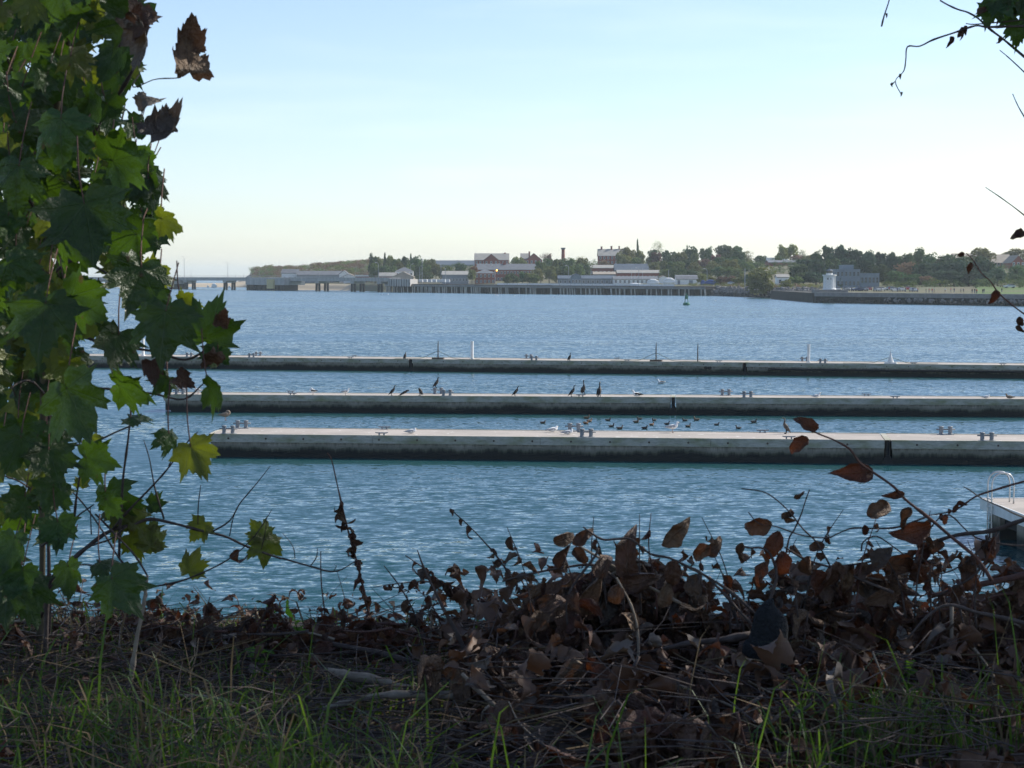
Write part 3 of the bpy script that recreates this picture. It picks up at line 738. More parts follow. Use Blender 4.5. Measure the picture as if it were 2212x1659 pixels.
bz(z3, 'tall_brick_mansion', 'tall brick mansion with three chimneys on the hilltop', 655, 930, 240, 172, 1360, 15, 'brick', 'paleroof', 'gable_x', cols=7, rows=3, chimneys=[(690, 143, 17), (790, 138, 17), (868, 138, 13)])
bz(z3, 'brick_block', 'low brick block with flat roof below the tall mansion', 572, 822, 362, 334, 1230, 14, 'brick', 'paleroof', 'gable_x', cols=6, rows=1)
bz(z3, 'grey_annex', 'low grey annex in front of the brick block', 605, 910, 425, 402, 1180, 12, 'greyw', 'tanroof', 'gable_x', cols=8, rows=1)
bz(z3, 'blue_roof_hall', 'hall with steep blue-grey roof and small dormers', 822, 1166, 384, 322, 1215, 15, 'greyw', 'blueroof', 'gable_x')
bz(z3, 'brick_boat_shop', 'long low brick building in front of the blue-roofed hall', 845, 1268, 412, 385, 1165, 14, 'brick', 'paleroof', 'gable_x', cols=11, rows=1)
bz(z3, 'grey_boat_shed', 'long grey waterfront shed with dark roof', 250, 810, 470, 440, 1118, 12, 'greyw', 'blueroof', 'gable_x', cols=12, rows=1)
bz(z3, 'gambrel_barn', 'grey gambrel-roofed barn in front of the long grey shed', 380, 484, 458, 418, 1100, 14, 'bluew', 'slate', 'gambrel_y', cols=3, rows=1)
bz(z3, 'white_boat_shed', 'long white waterfront shed right of the grey shed', 808, 1250, 474, 448, 1108, 12, 'clap', 'slate', 'gable_x', cols=10, rows=1)
bz(z3, 'white_shed', 'small white gabled shed left of the white boathouse', 1272, 1346, 456, 440, 1100, 8, 'clap', 'tanroof', 'gable_y')
t = bz(z3, 'white_boathouse', 'white boathouse with grey gambrel roof and big doors by the rocks', 1442, 1712, 478, 436, 1050, 13, 'clap', 'slate', 'gambrel_x')
for a, b in ((1450, 1476), (1566, 1604)):
    c = MB(); xa, xb = [(z3(q, 0)[0] - CX) / F * 1050 - t.location.x for q in (a, b)]; c.bbox(xa, xb, -.08, -.01, .3, W(0, z3(0, 484)[1], 1050).z - t.location.z); c.build('door', M['greyw'], t)
bz(z4, 'brick_hall', 'large brick hall among the trees left of the lighthouse', 345, 560, 222, 208, 1190, 20, 'brick', 'slate', 'gable_x', cols=0)
bz(z4, 'white_hill_building', 'pale flat building on the skyline above the brick hall', 330, 480, 205, 186, 1420, 14, 'greyw', 'clap', 'flat', cols=6, rows=1)
bz(z4, 'white_cottage', 'small white cottage right of the willow', 405, 488, 330, 312, 915, 8, 'clap', 'paleroof', 'gable_x', cols=2, rows=1)
t = bz(z4, 'blue_grey_office', 'blue-grey flat-roofed office block right of the lighthouse', 835, 1010, 275, 272, 862, 16, 'bluew', 'bluew', 'flat', cols=6, rows=2, trim='bluew', win=(.9, 1.8))
t = bz(z4, 'blue_grey_tower', 'raised blue-grey block standing on the office roof', 880, 962, 244, 242, 868, 9, 'bluew', 'bluew', 'flat')
t = bz(z4, 'blue_grey_annex', 'lower blue-grey annex stepping down from the office block', 1012, 1150, 305, 302, 862, 15, 'bluew', 'bluew', 'flat', cols=5, rows=1, trim='bluew', win=(1.0, 2.4))
bz(z4, 'brick_school', 'brick school with pale roof at the far right', 1945, 2120, 225, 165, 1150, 17, 'brick', 'tanroof', 'gable_x', cols=8, rows=2)
bz(z4, 'brick_school_gable', 'brick gable wing of the school at the right edge', 2115, 2215, 225, 172, 1130, 20, 'brick', 'tanroof', 'gable_y', cols=3, rows=3)
bz(z4, 'pale_roof_house', 'pale-roofed building between the trees left of the school', 1700, 1860, 190, 158, 1180, 14, 'brick', 'tanroof', 'gable_x', cols=5, rows=1)
# chimney stack and flagpole
def at(f, x, y, d): a, b = f(x, y); return W(a, b, d)
p0, p1 = at(z3, 300, 300, 1330), at(z3, 300, 157, 1330); zb = land_z(p0.x, 1330) - .3
t = thing('chimney_stack', 'tall slender brick chimney stack on the hill', 'chimney', (p0.x, 1330, zb)); h = p1.z - zb
MB().lathe([(1.35, 0), (1.0, h - 1.2)], n=14).build('shaft', M['brick'], t); MB().lathe([(1.05, h - 1.2), (1.45, h - .8), (1.45, h), (1.0, h)], n=14).build('crown', M['slate'], t)

# ------------------------------------------------------------------ trestle, wharf, lamps
def span(name, label, cat, pts, dep, group=None):
    return thing(name, label, cat, pts[0], 0, group)
A = at(z1, 520, 0, 1446); B = at(z1, 2070, 0, 1166); A.z = B.z = 0
ext = (A - B).normalized(); A2 = A + ext * 420      # goes on to the left behind the maple
tr = thing('pier_trestle', 'long concrete pier trestle on pile bents reaching left from the wharf', 'pier', A2)
dirt = (B - A2); Lt = dirt.length; angt = math.atan2(dirt.y, dirt.x); du = dirt.normalized(); dn = Vector((-du.y, du.x, 0))
def tp(f, zx):   # distance along the trestle seen at that column
    px = f(zx, 0)[0]; u = (px - CX) / F
    return (u * A2.y - A2.x) / (du.x - u * du.y)
def tl(s, n_, z): v = du * s + dn * n_; return (v.x, v.y, z)
def tbox(s0, s1, n0, n1, za, zb2, name, mat, par=None):
    m_ = MB(); v = [tl(s, n_, z) for z in (za, zb2) for s, n_ in ((s0, n0), (s1, n0), (s1, n1), (s0, n1))]
    m_.add(v, [(0, 3, 2, 1), (4, 5, 6, 7), (0, 1, 5, 4), (1, 2, 6, 5), (2, 3, 7, 6), (3, 0, 4, 7)]); return m_.build(name, M[mat], par or tr)
stops = [0, 140, 280, tp(z1, 560), tp(z1, 640), tp(z1, 917), tp(z1, 1245), tp(z1, 1567), tp(z1, 1817), tp(z1, 2005), Lt]
for a, b in zip(stops, stops[1:]):
    tbox(a + .3, b - .3, 0, 8, 5.9, 7.7, 'deck_span', 'conc'); tbox(a, b, -.2, 8.2, 7.7, 8.1, 'deck_slab', 'conc')
for s in stops[1:-1]:
    if s in (stops[3], stops[6]): continue
    tbox(s - 2.6, s + 2.6, .3, 7.7, 4.6, 5.9, 'bent_cap', 'conc')
    for q in (-1.7, 1.7):
        for n_ in (1.2, 6.8):
            m_ = MB(); m_.tube([tl(s + q * 1.25, n_, -1.5), tl(s + q, n_, 4.6)], .75, 8); m_.build('pile', M['timber'], tr)
for s, hwid in ((stops[3], 12.0), (stops[6], 29.0)):
    tbox(s - hwid, s + hwid, -4, 10, 3.4, 7.5, 'dolphin_cap', 'conc')
    k = s - hwid + 1.5
    while k < s + hwid - 1:
        if abs(k - s) > 2:
            m_ = MB(); m_.tube([tl(k + random.uniform(-.8, .8), -3, -1.5), tl(k, -3, 3.4)], .9, 8); m_.build('pile', M['timber'], tr)
        k += 3.3
    tbox(s - hwid + 6, s + hwid - 8, -1, 9, -1.5, 3.4, 'pile_core', 'timber')
    tbox(s + hwid * .2, s + hwid * .2 + 9.5, -5.2, -4.05, 1.2, 6.9, 'fender_panel', 'yel')
k = 0.0
rail = MB()
while k < Lt:
    rail.add([tl(k - .05, .1, 8.1), tl(k + .05, .1, 8.1), tl(k + .05, .1, 9.1), tl(k - .05, .1, 9.1)], [(0, 1, 2, 3), (3, 2, 1, 0)]); k += 4
rail.tube([tl(0, .1, 9.1), tl(Lt, .1, 9.1)], .06, 4); rail.tube([tl(0, .1, 8.6), tl(Lt, .1, 8.6)], .04, 4)
rail.build('railing', M['pole'], tr)
# timber wharf
wp = [at(z2, 400, 0, 1164), at(z2, 660, 0, 1142), at(z2, 1300, 0, 1080), at(z3, 0, 0, 1035), at(z3, 900, 0, 990), at(z3, 1735, 0, 952)]
for p in wp: p.z = 0
wf = thing('timber_wharf', 'long timber wharf on piles along the far shore, bright gaps painted as pale piles', 'wharf', wp[0])
pn = 0
def zdeck(px): return interp(px, [(830, 3.4), (1000, 3.2), (1300, 3.0), (1530, 2.7)])
for a, b in zip(wp, wp[1:]):
    u_ = (b - a); L_ = u_.length; u_.normalize(); nn = Vector((-u_.y, u_.x, 0)); o = a - wp[0]
    def q(s, n_, z): v = o + u_ * s + nn * n_; return (v.x, v.y, z)
    def slab(s0, s1, n0, n1, za, zb2, name, mat):
        m_ = MB(); v = [q(s, n_, z) for z in (za, zb2) for s, n_ in ((s0, n0), (s1, n0), (s1, n1), (s0, n1))]
        m_.add(v, [(0, 3, 2, 1), (4, 5, 6, 7), (0, 1, 5, 4), (1, 2, 6, 5), (2, 3, 7, 6), (3, 0, 4, 7)]); m_.build(name, M[mat], wf)
    zd = zdeck(pxof(a.x, a.y))
    slab(0, L_, 0, 30, zd, zd + 1.2, 'deck', 'timber'); slab(0, L_, -.35, 0, zd - .1, zd + .9, 'stringer', 'granite')
    slab(0, L_, 5, 5.6, -1, zd, 'dark_backing', 'timber')  # dark sheet added in place of unlit rows of piles
    s = 0.8
    while s < L_ - .5:
        m_ = MB(); m_.tube([q(s + random.uniform(-.4, .4), .6, -1.5), q(s, .5, zd)], random.uniform(.24, .46), 7)
        m_.build('pile', M['pile'] if random.random() < .72 else M['timber'], wf); pn += 1
        s += random.choice([1.7, 2.2, 2.6, 3.2, 4.4])
a = at(z2, 430, 0, 1158); b = at(z2, 655, 0, 1138)
t = thing('concrete_pierhead', 'square concrete pierhead where trestle and wharf meet', 'pier', (a.x, a.y, 0))
m_ = MB(); bx = b.x - a.x; by = b.y - a.y
m_.add([(0, -.5, 3.2), (bx, by - .5, 3.2), (bx + 3, by + 22, 3.2), (3, 22, 3.2), (0, -.5, 7.2), (bx, by - .5, 7.2), (bx + 3, by + 22, 7.2), (3, 22, 7.2)], [(0, 3, 2, 1), (4, 5, 6, 7), (0, 1, 5, 4), (1, 2, 6, 5), (2, 3, 7, 6), (3, 0, 4, 7)])
m_.build('cap', M['conc'], t)
for i in range(9):
    m_ = MB(); fx = bx * (i + .5) / 9; m_.bbox(fx - .12, fx + .12, by * (i + .5) / 9 - .85, by * (i + .5) / 9 - .5, 3.0, 7.3); m_.build('buttress', M['timber'], t)
# white containers
rd = random.Random(3)
for i in range(7):
    x0 = 737 + i * 45.5; d = 1168 - i * 6; p = at(z2, x0 + 22, 0, d); zt = at(z2, 0, 476 - (i % 2) * 2, d).z; zb = 5.4
    wd = 41 * .21446 / F * d
    t = thing('storage_container', '%s of the white storage containers on the wharf, from the left' % nth(i), 'container', (p.x, d, zb), 0, 'white containers in a row on the wharf')
    m_ = MB(); m_.bbox(-wd / 2, wd / 2, 0, 6, .15, zt - zb); m_.build('body', M['clap'], t)
    m_ = MB()
    for k in range(8): m_.bbox(-wd / 2 + wd * (k + .3) / 8, -wd / 2 + wd * (k + .7) / 8, -.06, -.01, .3, zt - zb - .2)
    m_.build('ribs', M['trim'], t); m_ = MB(); m_.bbox(-wd / 2 - .05, wd / 2 + .05, -.05, 6.05, 0, .14); m_.build('base_rail', M['greyw'], t)
# low white parapet by the green
t = thing('parapet', 'low pale parapet wall along the wharf edge before the sheds', 'wall', (wp[3].x, wp[3].y + 6, 4.0))
a, b = at(z2, 1530, 0, 1072), at(z3, 1430, 0, 975); nseg = 16
for i in range(nseg):
    pa = a.lerp(b, i / nseg) - t.location; pb = a.lerp(b, (i + 1) / nseg) - t.location
    za = interp(pxof(a.lerp(b, i / nseg).x, a.lerp(b, i / nseg).y), [(1000, 4.2), (1450, 3.95)]) - 4.0
    m_ = MB(); m_.add([(pa.x, pa.y + 2, za), (pb.x - .15, pb.y + 2, za), (pb.x - .15, pb.y + 2.5, za), (pa.x, pa.y + 2.5, za), (pa.x, pa.y + 2, za + 1.1), (pb.x - .15, pb.y + 2, za + 1.1), (pb.x - .15, pb.y + 2.5, za + 1.1), (pa.x, pa.y + 2.5, za + 1.1)], [(0, 3, 2, 1), (4, 5, 6, 7), (0, 1, 5, 4), (1, 2, 6, 5), (2, 3, 7, 6), (3, 0, 4, 7)])
    m_.build('panel', M['clap'], t)
# lamp posts, utility poles, masts
def lamp(f, x, ytop, d, label, arm=1, lit=False, base=None, name='lamp_post', mat='pole', r=.16):
    p = at(f, x, ytop, d); zb = base if base is not None else max(land_z(p.x, d), 4.0)
    t = thing(name, label, 'lamp post' if name == 'lamp_post' else 'pole', (p.x, d, zb), 0, 'lamp posts and poles along the far shore'); h = p.z - zb
    if name == 'lamp_post':
        MB().tube([(0, 0, 0), (0, 0, h * .75), (0, 0, h * .9)], [r, r * .8, r * .7], 6).build('pole', M[mat], t)
        MB().tube(catmull([(0, 0, h * .9), (arm * -.4, 0, h * .98), (arm * -1.6, 0, h)], 4), r * .6, 5).build('arm', M[mat], t)
        MB().loft([(arm * -1.4 - .5, h, .12, .06), (arm * -1.4, h + .02, .25, .16), (arm * -1.4 + .4, h, .1, .06)], 6).build('lamp_head', M['trim'], t)
    elif name == 'utility_pole':
        MB().tube([(0, 0, 0), (0, 0, h)], [r * 1.2, r * .8], 6).build('pole', M[mat], t)
        MB().box((0, 0, h - .7), (2.4, .15, .18)).build('crossarm', M['timber'], t)
    else:
        MB().tube([(0, 0, 0), (0, 0, h)], [r, r * .4], 6).build('pole', M[mat], t)
        MB().lathe([(r * 2, 0), (r * 2, .15), (r, .3)], n=8).build('foot', M[mat], t)
    return t
tdep = lambda f, x: (A2 + du * tp(f, x)).y + 4
for i, (x, y) in enumerate(((635, 172), (942, 212))): lamp(z1, x, y, tdep(z1, x), ('tall lamp post on the trestle nearest the maple', 'second tall lamp post on the trestle, over the beach')[i], base=8.1)
for i, (x, y) in enumerate(((683, 262), (997, 290), (1053, 290), (1168, 265), (1320, 262), (1590, 270), (1840, 238))):
    lamp(z1, x, y, tdep(z1, x), '%s short post from the left on the trestle deck' % nth(i), base=8.1, name='post', r=.11)
for x, y, d, l, arm in ((335, 305, 1170, 'lamp post on the wharf before the left trees', 1), (658, 320, 1160, 'curved lamp post before the white two-storey house', -1), (965, 322, 1115, 'curved lamp post behind the white containers', 1),
                        (1510, 332, 1070, 'lamp post by the brick wing with an amber light', 1)):
    t = lamp(z2, x, y, d, l, arm)
    if y == 332:
        q_ = at(z2, 1528, 385, d) - t.location
        MB().lathe([(.1, -.35), (.26, -.18), (.32, 0), (.26, .18), (.1, .35)], (q_.x, -.3, q_.z), 10).build('amber_light', M['lit'], t)
for x, y, d, l in ((775, 265, 1190, 'tall utility pole among the left trees'), (1010, 360, 1180, 'utility pole before the grey warehouse'), (752, 350, 1185, 'short utility pole left of the tall one')): lamp(z2, x, y, d, l, name='utility_pole', r=.2)
lamp(z2, 1316, 150, 1425, 'flagpole standing at the left end of the gabled mansion', name='flagpole', r=.14)
for x, y, d, l, arm in ((355, 335, 1060, 'lamp post in front of the gambrel barn', 1), (1063, 360, 1035, 'lamp post before the white boat shed', 1), (1750, 368, 985, 'lamp post right of the white boathouse', 1)): lamp(z3, x, y, d, l, arm)
for x, y, d, l in ((580, 370, 1170, 'utility pole at the left of the brick block'), (1363, 380, 1040, 'utility pole left of the white boathouse'), (2130, 372, 930, 'utility pole among the bushes above the rocks')): lamp(z3, x, y, d, l, name='utility_pole', r=.18)
for i, x in enumerate((990, 1024, 1102)): lamp(z3, x, 362, 1030, '%s thin boat mast from the left before the white boat shed' % nth(i), name='boat_mast', r=.1, mat='trim')
lamp(z4, 172, 265, 880, 'pole at the left of the willow above the rocks', name='utility_pole', r=.15)

# ------------------------------------------------------------------ boats stored ashore
M['tarpb'] = mk('blue_tarp', (.06, .13, .36), (.05, .09, .25), .8, .6)
def boat(label, f, x0, x1, d, hull, cover, zb=None, h=1.5, cat='boat', group='boats stored ashore', cabin=False):
    a, b = at(f, x0, 0, d), at(f, x1, 0, d); L_ = b.x - a.x; zz = land_z((a.x + b.x) / 2, d) if zb is None else zb
    t = thing('stored_boat' if zb is None else 'motorboat', label, cat, ((a.x + b.x) / 2, d, zz), 0, group); q_ = .0 if zb is not None else .7
    MB().loft([(-L_ / 2, q_ + h * .55, L_ * .10, h * .42), (-L_ * .25, q_ + h * .5, L_ * .15, h * .5), (L_ * .1, q_ + h * .52, L_ * .15, h * .5), (L_ * .35, q_ + h * .62, L_ * .08, h * .42), (L_ / 2, q_ + h * .85, .05, h * .2)], 8).build('hull', M[hull], t)
    MB().loft([(-L_ * .45, q_ + h, L_ * .08, .1), (-L_ * .2, q_ + h * 1.1, L_ * .12, h * .45), (L_ * .15, q_ + h * 1.1, L_ * .11, h * .4), (L_ * .42, q_ + h, .1, .1)], 8).build('cover' if not cabin else 'cabin', M[cover], t)
    if zb is None:
        for s in (-.28, .0, .28): MB().box((L_ * s, 0, .4), (.2, L_ * .2, .8)).build('stand', M['timber'], t)
    return t
boat('white shrink-wrapped boat before the white boat shed', z3, 945, 1125, 1040, 'clap', 'clap', h=1.6)
boat('white shrink-wrapped boat right of the first one', z3, 1145, 1275, 1035, 'clap', 'clap', h=2.0)
boat('large white covered boat left of the boathouse', z3, 1308, 1438, 1030, 'clap', 'clap', h=2.3)
boat('boat under a blue tarp right of the boathouse', z3, 1730, 1860, 985, 'tarpb', 'tarpb', h=1.6)
boat('small dark blue boat against the boathouse end', z3, 1688, 1740, 995, 'tarpb', 'tarpb', h=1.5)
boat('pale dinghy rack among the bushes right of the tarped boat', z3, 1960, 2040, 960, 'clap', 'greyw', h=.9)
boat('white motorboat moored off the sandy beach', z1, 825, 862, 1600, 'clap', 'clap', zb=-.3, h=2.4, cabin=True, group='boats by the beach')
boat('tiny white boat left of the motorboat by the beach', z1, 792, 806, 1610, 'clap', 'clap', zb=-.3, h=1.4, group='boats by the beach')
boat('tiny white boat right of the motorboat by the beach', z1, 944, 958, 1600, 'clap', 'clap', zb=-.3, h=1.2, group='boats by the beach')

# ------------------------------------------------------------------ sea wall, lighthouse, buoy, riprap
wl = [G(*z4(690, 515), 0), G(*z4(1200, 524), 0), G(*z4(1700, 532), 0), G(*z4(2212, 540), 0), G(*z4(3000, 552), 0)]
sw = thing('sea_wall', 'long granite sea wall with pale cap running right from the lighthouse', 'wall', wl[0])
nS = 0; rs = random.Random(11)
for i, (a, b) in enumerate(zip(wl, wl[1:])):
    a = a - wl[0]; b = b - wl[0]; n_ = 12
    for k in range(n_):
        p = a.lerp(b, k / n_); q_ = a.lerp(b, (k + 1) / n_ - .003)
        m_ = MB(); m_.add([(p.x, p.y, 2.1), (q_.x, q_.y, 2.1), (q_.x, q_.y + 5, 2.1), (p.x, p.y + 5, 2.1), (p.x, p.y, 3.5), (q_.x, q_.y, 3.5), (q_.x, q_.y + 5, 3.5), (p.x, p.y + 5, 3.5)], [(0, 3, 2, 1), (4, 5, 6, 7), (0, 1, 5, 4), (1, 2, 6, 5), (2, 3, 7, 6), (3, 0, 4, 7)])
        m_.build('cap_block', M['granite'], sw)
        m_ = MB(); m_.add([(p.x, p.y + .5, -1.5), (q_.x, q_.y + .5, -1.5), (q_.x, q_.y + 5, -1.5), (p.x, p.y + 5, -1.5), (p.x, p.y + .3, 2.1), (q_.x, q_.y + .3, 2.1), (q_.x, q_.y + 5, 2.1), (p.x, p.y + 5, 2.1)], [(0, 3, 2, 1), (4, 5, 6, 7), (0, 1, 5, 4), (1, 2, 6, 5), (2, 3, 7, 6), (3, 0, 4, 7)])
        m_.build('wall_block', M['wetstone'], sw)
p = wl[0]
m_ = MB(); m_.bbox(-.3, 9, 4.5, 120, -1.5, 3.2); m_.build('end_return', M['wetstone'], sw)
lp = at(z4, 790, 420, 712); lz = 3.5
t = thing('granite_plinth', 'square granite plinth under the white lighthouse', 'plinth', (lp.x, 712, 2.4))
for k in range(4):
    m_ = MB(); m_.box((-4.2 + k * 2.85, 0, .95), (2.8, 7.5, 1.9)); m_.build('plinth_block', M['granite'], t)
t = thing('lighthouse', 'small white round lighthouse with dark lantern at the breakwater end', 'lighthouse', (lp.x - .1, 712, 4.3))
ht = at(z4, 0, 312, 712).z - 4.3
MB().lathe([(2.35, 0), (2.35, .35), (2.12, .5), (2.0, ht - .5), (2.1, ht - .45)], n=24).build('tower', M['whitep'], t)
for k in range(8):
    an = k * math.pi / 4 + .2; m_ = MB(); m_.tube([(2.1 * math.cos(an), 2.1 * math.sin(an), .4), (2.02 * math.cos(an), 2.02 * math.sin(an), ht - .5)], .16, 8); m_.build('column', M['whitep'], t)
ga = MB().lathe([(2.1, ht - .5), (2.45, ht - .3), (2.45, ht), (2.2, ht + .05)], n=24).build('gallery', M['whitep'], t)
m_ = MB()
for k in range(12):
    an = k * math.pi / 6; m_.tube([(2.2 * math.cos(an), 2.2 * math.sin(an), ht), (2.2 * math.cos(an), 2.2 * math.sin(an), ht + .9)], .03, 4)
m_.tube([(2.2 * math.cos(k * math.pi / 12), 2.2 * math.sin(k * math.pi / 12), ht + .9) for k in range(25)], .03, 4); m_.build('railing', M['black'], ga)
ln = MB().lathe([(1.15, ht), (1.15, ht + .55)], n=12).build('lantern_room', M['whitep'], t)
MB().lathe([(1.02, ht + .55), (1.02, ht + 1.35)], n=12).build('lantern_glass', M['glass'], ln)
MB().lathe([(1.3, ht + 1.35), (1.25, ht + 1.45), (.6, ht + 1.85), (.15, ht + 2.0), (.2, ht + 2.15), (.05, ht + 2.5)], n=12).build('dome', M['blueroof'], ln)
for s in (-.8, .3): MB().box((s, -2.02, ht * .74), (.35, .2, .6)).build('window', M['glass'], t)
bp_ = G(*z3(1542, 735), 0)
t = thing('channel_buoy', 'green channel buoy floating on the far water', 'buoy', bp_)
MB().lathe([(.9, -.5), (1.08, -.2), (1.08, .45), (.95, .7), (.35, .85)], n=16).build('float', M['buoy'], t)
for k in range(4):
    an = k * math.pi / 2 + .6; m_ = MB(); m_.tube([(.75 * math.cos(an), .75 * math.sin(an), .7), (.3 * math.cos(an), .3 * math.sin(an), 2.7)], .07, 6); m_.build('frame_leg', M['buoy'], t)
MB().box((0, 0, 2.35), (.75, .75, .9), .5).build('dayboard', M['buoy'], t); MB().lathe([(.3, 2.8), (.3, 3.05), (.16, 3.1), (.16, 3.5), (.05, 3.7)], n=10).build('lantern', M['buoy'], t)
# riprap
def stone_mesh(seed):
    r_ = random.Random(seed); m_ = MB(); v = []
    for k in range(12):
        g = math.pi * (3 - 5 ** .5) * k; z = 1 - 2 * (k + .5) / 12; rr = (1 - z * z) ** .5; s = r_.uniform(.75, 1.15)
        v.append(Vector((rr * math.cos(g) * s, rr * math.sin(g) * s, z * s * .8)))
    import bmesh
    bm = bmesh.new()
    for q_ in v: bm.verts.new(q_)
    bmesh.ops.convex_hull(bm, input=bm.verts); me = bpy.data.meshes.new('stone'); bm.to_mesh(me); bm.free(); return me
SM = []; 
for k in range(6):
    me = stone_mesh(k); me.materials.append(M['stone']); SM.append(me)
WM = []
for k in range(4):
    me = stone_mesh(k + 20); me.materials.append(M['wetstone']); WM.append(me)
rr = thing('riprap', 'sloping bank of tumbled grey boulders left of the lighthouse', 'rock bank', at(z4, 300, 480, 850)); rr.location.z = 0
L0 = rr.location.copy(); rs = random.Random(5); extra = MB()
def stone_at(k, big):
    px = rs.uniform(1512, 1768); s = rs.uniform(-9, 8); y = shore(px) + s - 3; x = (px - CX) / F * y
    z = interp(s, [(-9, -.2), (8, 4.0)]) + rs.uniform(-.2, .3)
    sz = rs.uniform(.55, 1.3) * (1 if big else .7)
    me = (WM if z < 1.4 + rs.uniform(-.4, .4) else SM)[rs.randrange(4)]
    return Vector((x, y, z)) - L0, sz, me
for k in range(260):
    p, sz, me = stone_at(k, True); ob('stone', me, rr, p, (rs.uniform(0, 6), rs.uniform(0, 6), rs.uniform(0, 6)), (sz, sz * rs.uniform(.7, 1), sz * rs.uniform(.7, 1)))
def stuff_stones(name, fn, n_, parent, mi):
    m_ = MB()
    for k in range(n_):
        p, sz = fn(k); me = (SM + WM)[rs.randrange(6)]
        e = Euler((rs.uniform(0, 6), rs.uniform(0, 6), rs.uniform(0, 6))).to_matrix() * sz
        m_.add([e @ v.co + p for v in me.vertices], [list(f.vertices) for f in me.polygons], mi(p))
    o = m_.build(name, [M['stone'], M['wetstone']], parent); o['kind'] = 'stuff'
def _f(k): p, sz, me = stone_at(k, False); return p, sz
stuff_stones('small_stones', _f, 900, rr, lambda p: 1 if p.z < 1.5 else 0)
# tumbled stones at the foot of the sea wall
def _g(k):
    t_ = rs.random(); i = rs.choice([0, 1, 1, 2, 2, 3]); a, b = wl[i] - wl[0], wl[i + 1] - wl[0]; p = a.lerp(b, t_)
    return Vector((p.x, p.y + rs.uniform(-1.6, .2), rs.uniform(-.3, 1.5 if i else .9))), rs.uniform(.35, .85)
stuff_stones('toe_stones', _g, 700, sw, lambda p: 1 if p.z < .9 or rs.random() < .5 else 0)

# ------------------------------------------------------------------ cars and people in the park
CARC = [('white', (.75, .75, .73)), ('silver', (.5, .52, .54)), ('black', (.02, .02, .022)), ('grey', (.2, .21, .22)), ('dark blue', (.03, .05, .13)), ('red', (.35, .03, .03)), ('pale green', (.4, .5, .42))]
for n_, c in CARC: M['car_' + n_] = mk('car_paint_' + n_.replace(' ', '_'), c, tuple(x * .9 for x in c), 1, .3, 0, .6)
def car(label, p, yaw, col, group='cars parked in the park'):
    t = thing('parked_car', label, 'car', p, yaw, group)
    prof = [(-2.2, .35), (-2.25, .8), (-2.1, .95), (-1.0, 1.02), (1.9, 1.0), (2.15, .9), (2.2, .4)]
    MB().prism(prof[::-1], 'y', -.88, .88).build('body', M['car_' + col], t)
    v = [(-1.05, -.84, 1.0), (1.75, -.84, 1.0), (1.75, .84, 1.0), (-1.05, .84, 1.0), (-.35, -.68, 1.46), (1.2, -.68, 1.46), (1.2, .68, 1.46), (-.35, .68, 1.46)]
    MB().add(v, [(0, 1, 5, 4), (1, 2, 6, 5), (2, 3, 7, 6), (3, 0, 4, 7)]).build('windows', M['glass'], t)
    MB().box((.42, 0, 1.48), (1.6, 1.38, .05)).build('roof', M['car_' + col], t)
    for x in (-1.35, 1.35):
        for y in (-.86, .86): MB().tube([(x, y - .09, .33), (x, y + .09, .33)], .33, 10).build('wheel', M['black'], t)
    for y in (-.6, .6): MB().box((-2.24, y, .72), (.05, .35, .16)).build('headlight', M['trim'], t)
    return t
rs = random.Random(8)
xs_ = sorted([860 + i * 46 + rs.uniform(-8, 8) for i in range(13)])
for i, x in enumerate(xs_):
    d = 762 - i * 3 + (i % 3) * 5; p = at(z4, x, 0, d); p.z = land_z(p.x, d) + .02; c = rs.choice(CARC)[0] if i % 2 else rs.choice(['white', 'silver', 'silver'])
    car('%s %s car from the left parked in the row by the lighthouse' % (c, nth(i)), p, R(rs.choice([80, 95, 100, 20])), c)
p = at(z4, 2112, 0, 800); p.z = land_z(p.x, 800) + .1; car('single white car parked on the lawn at the far right', p, R(5), 'white', 'car on the lawn')
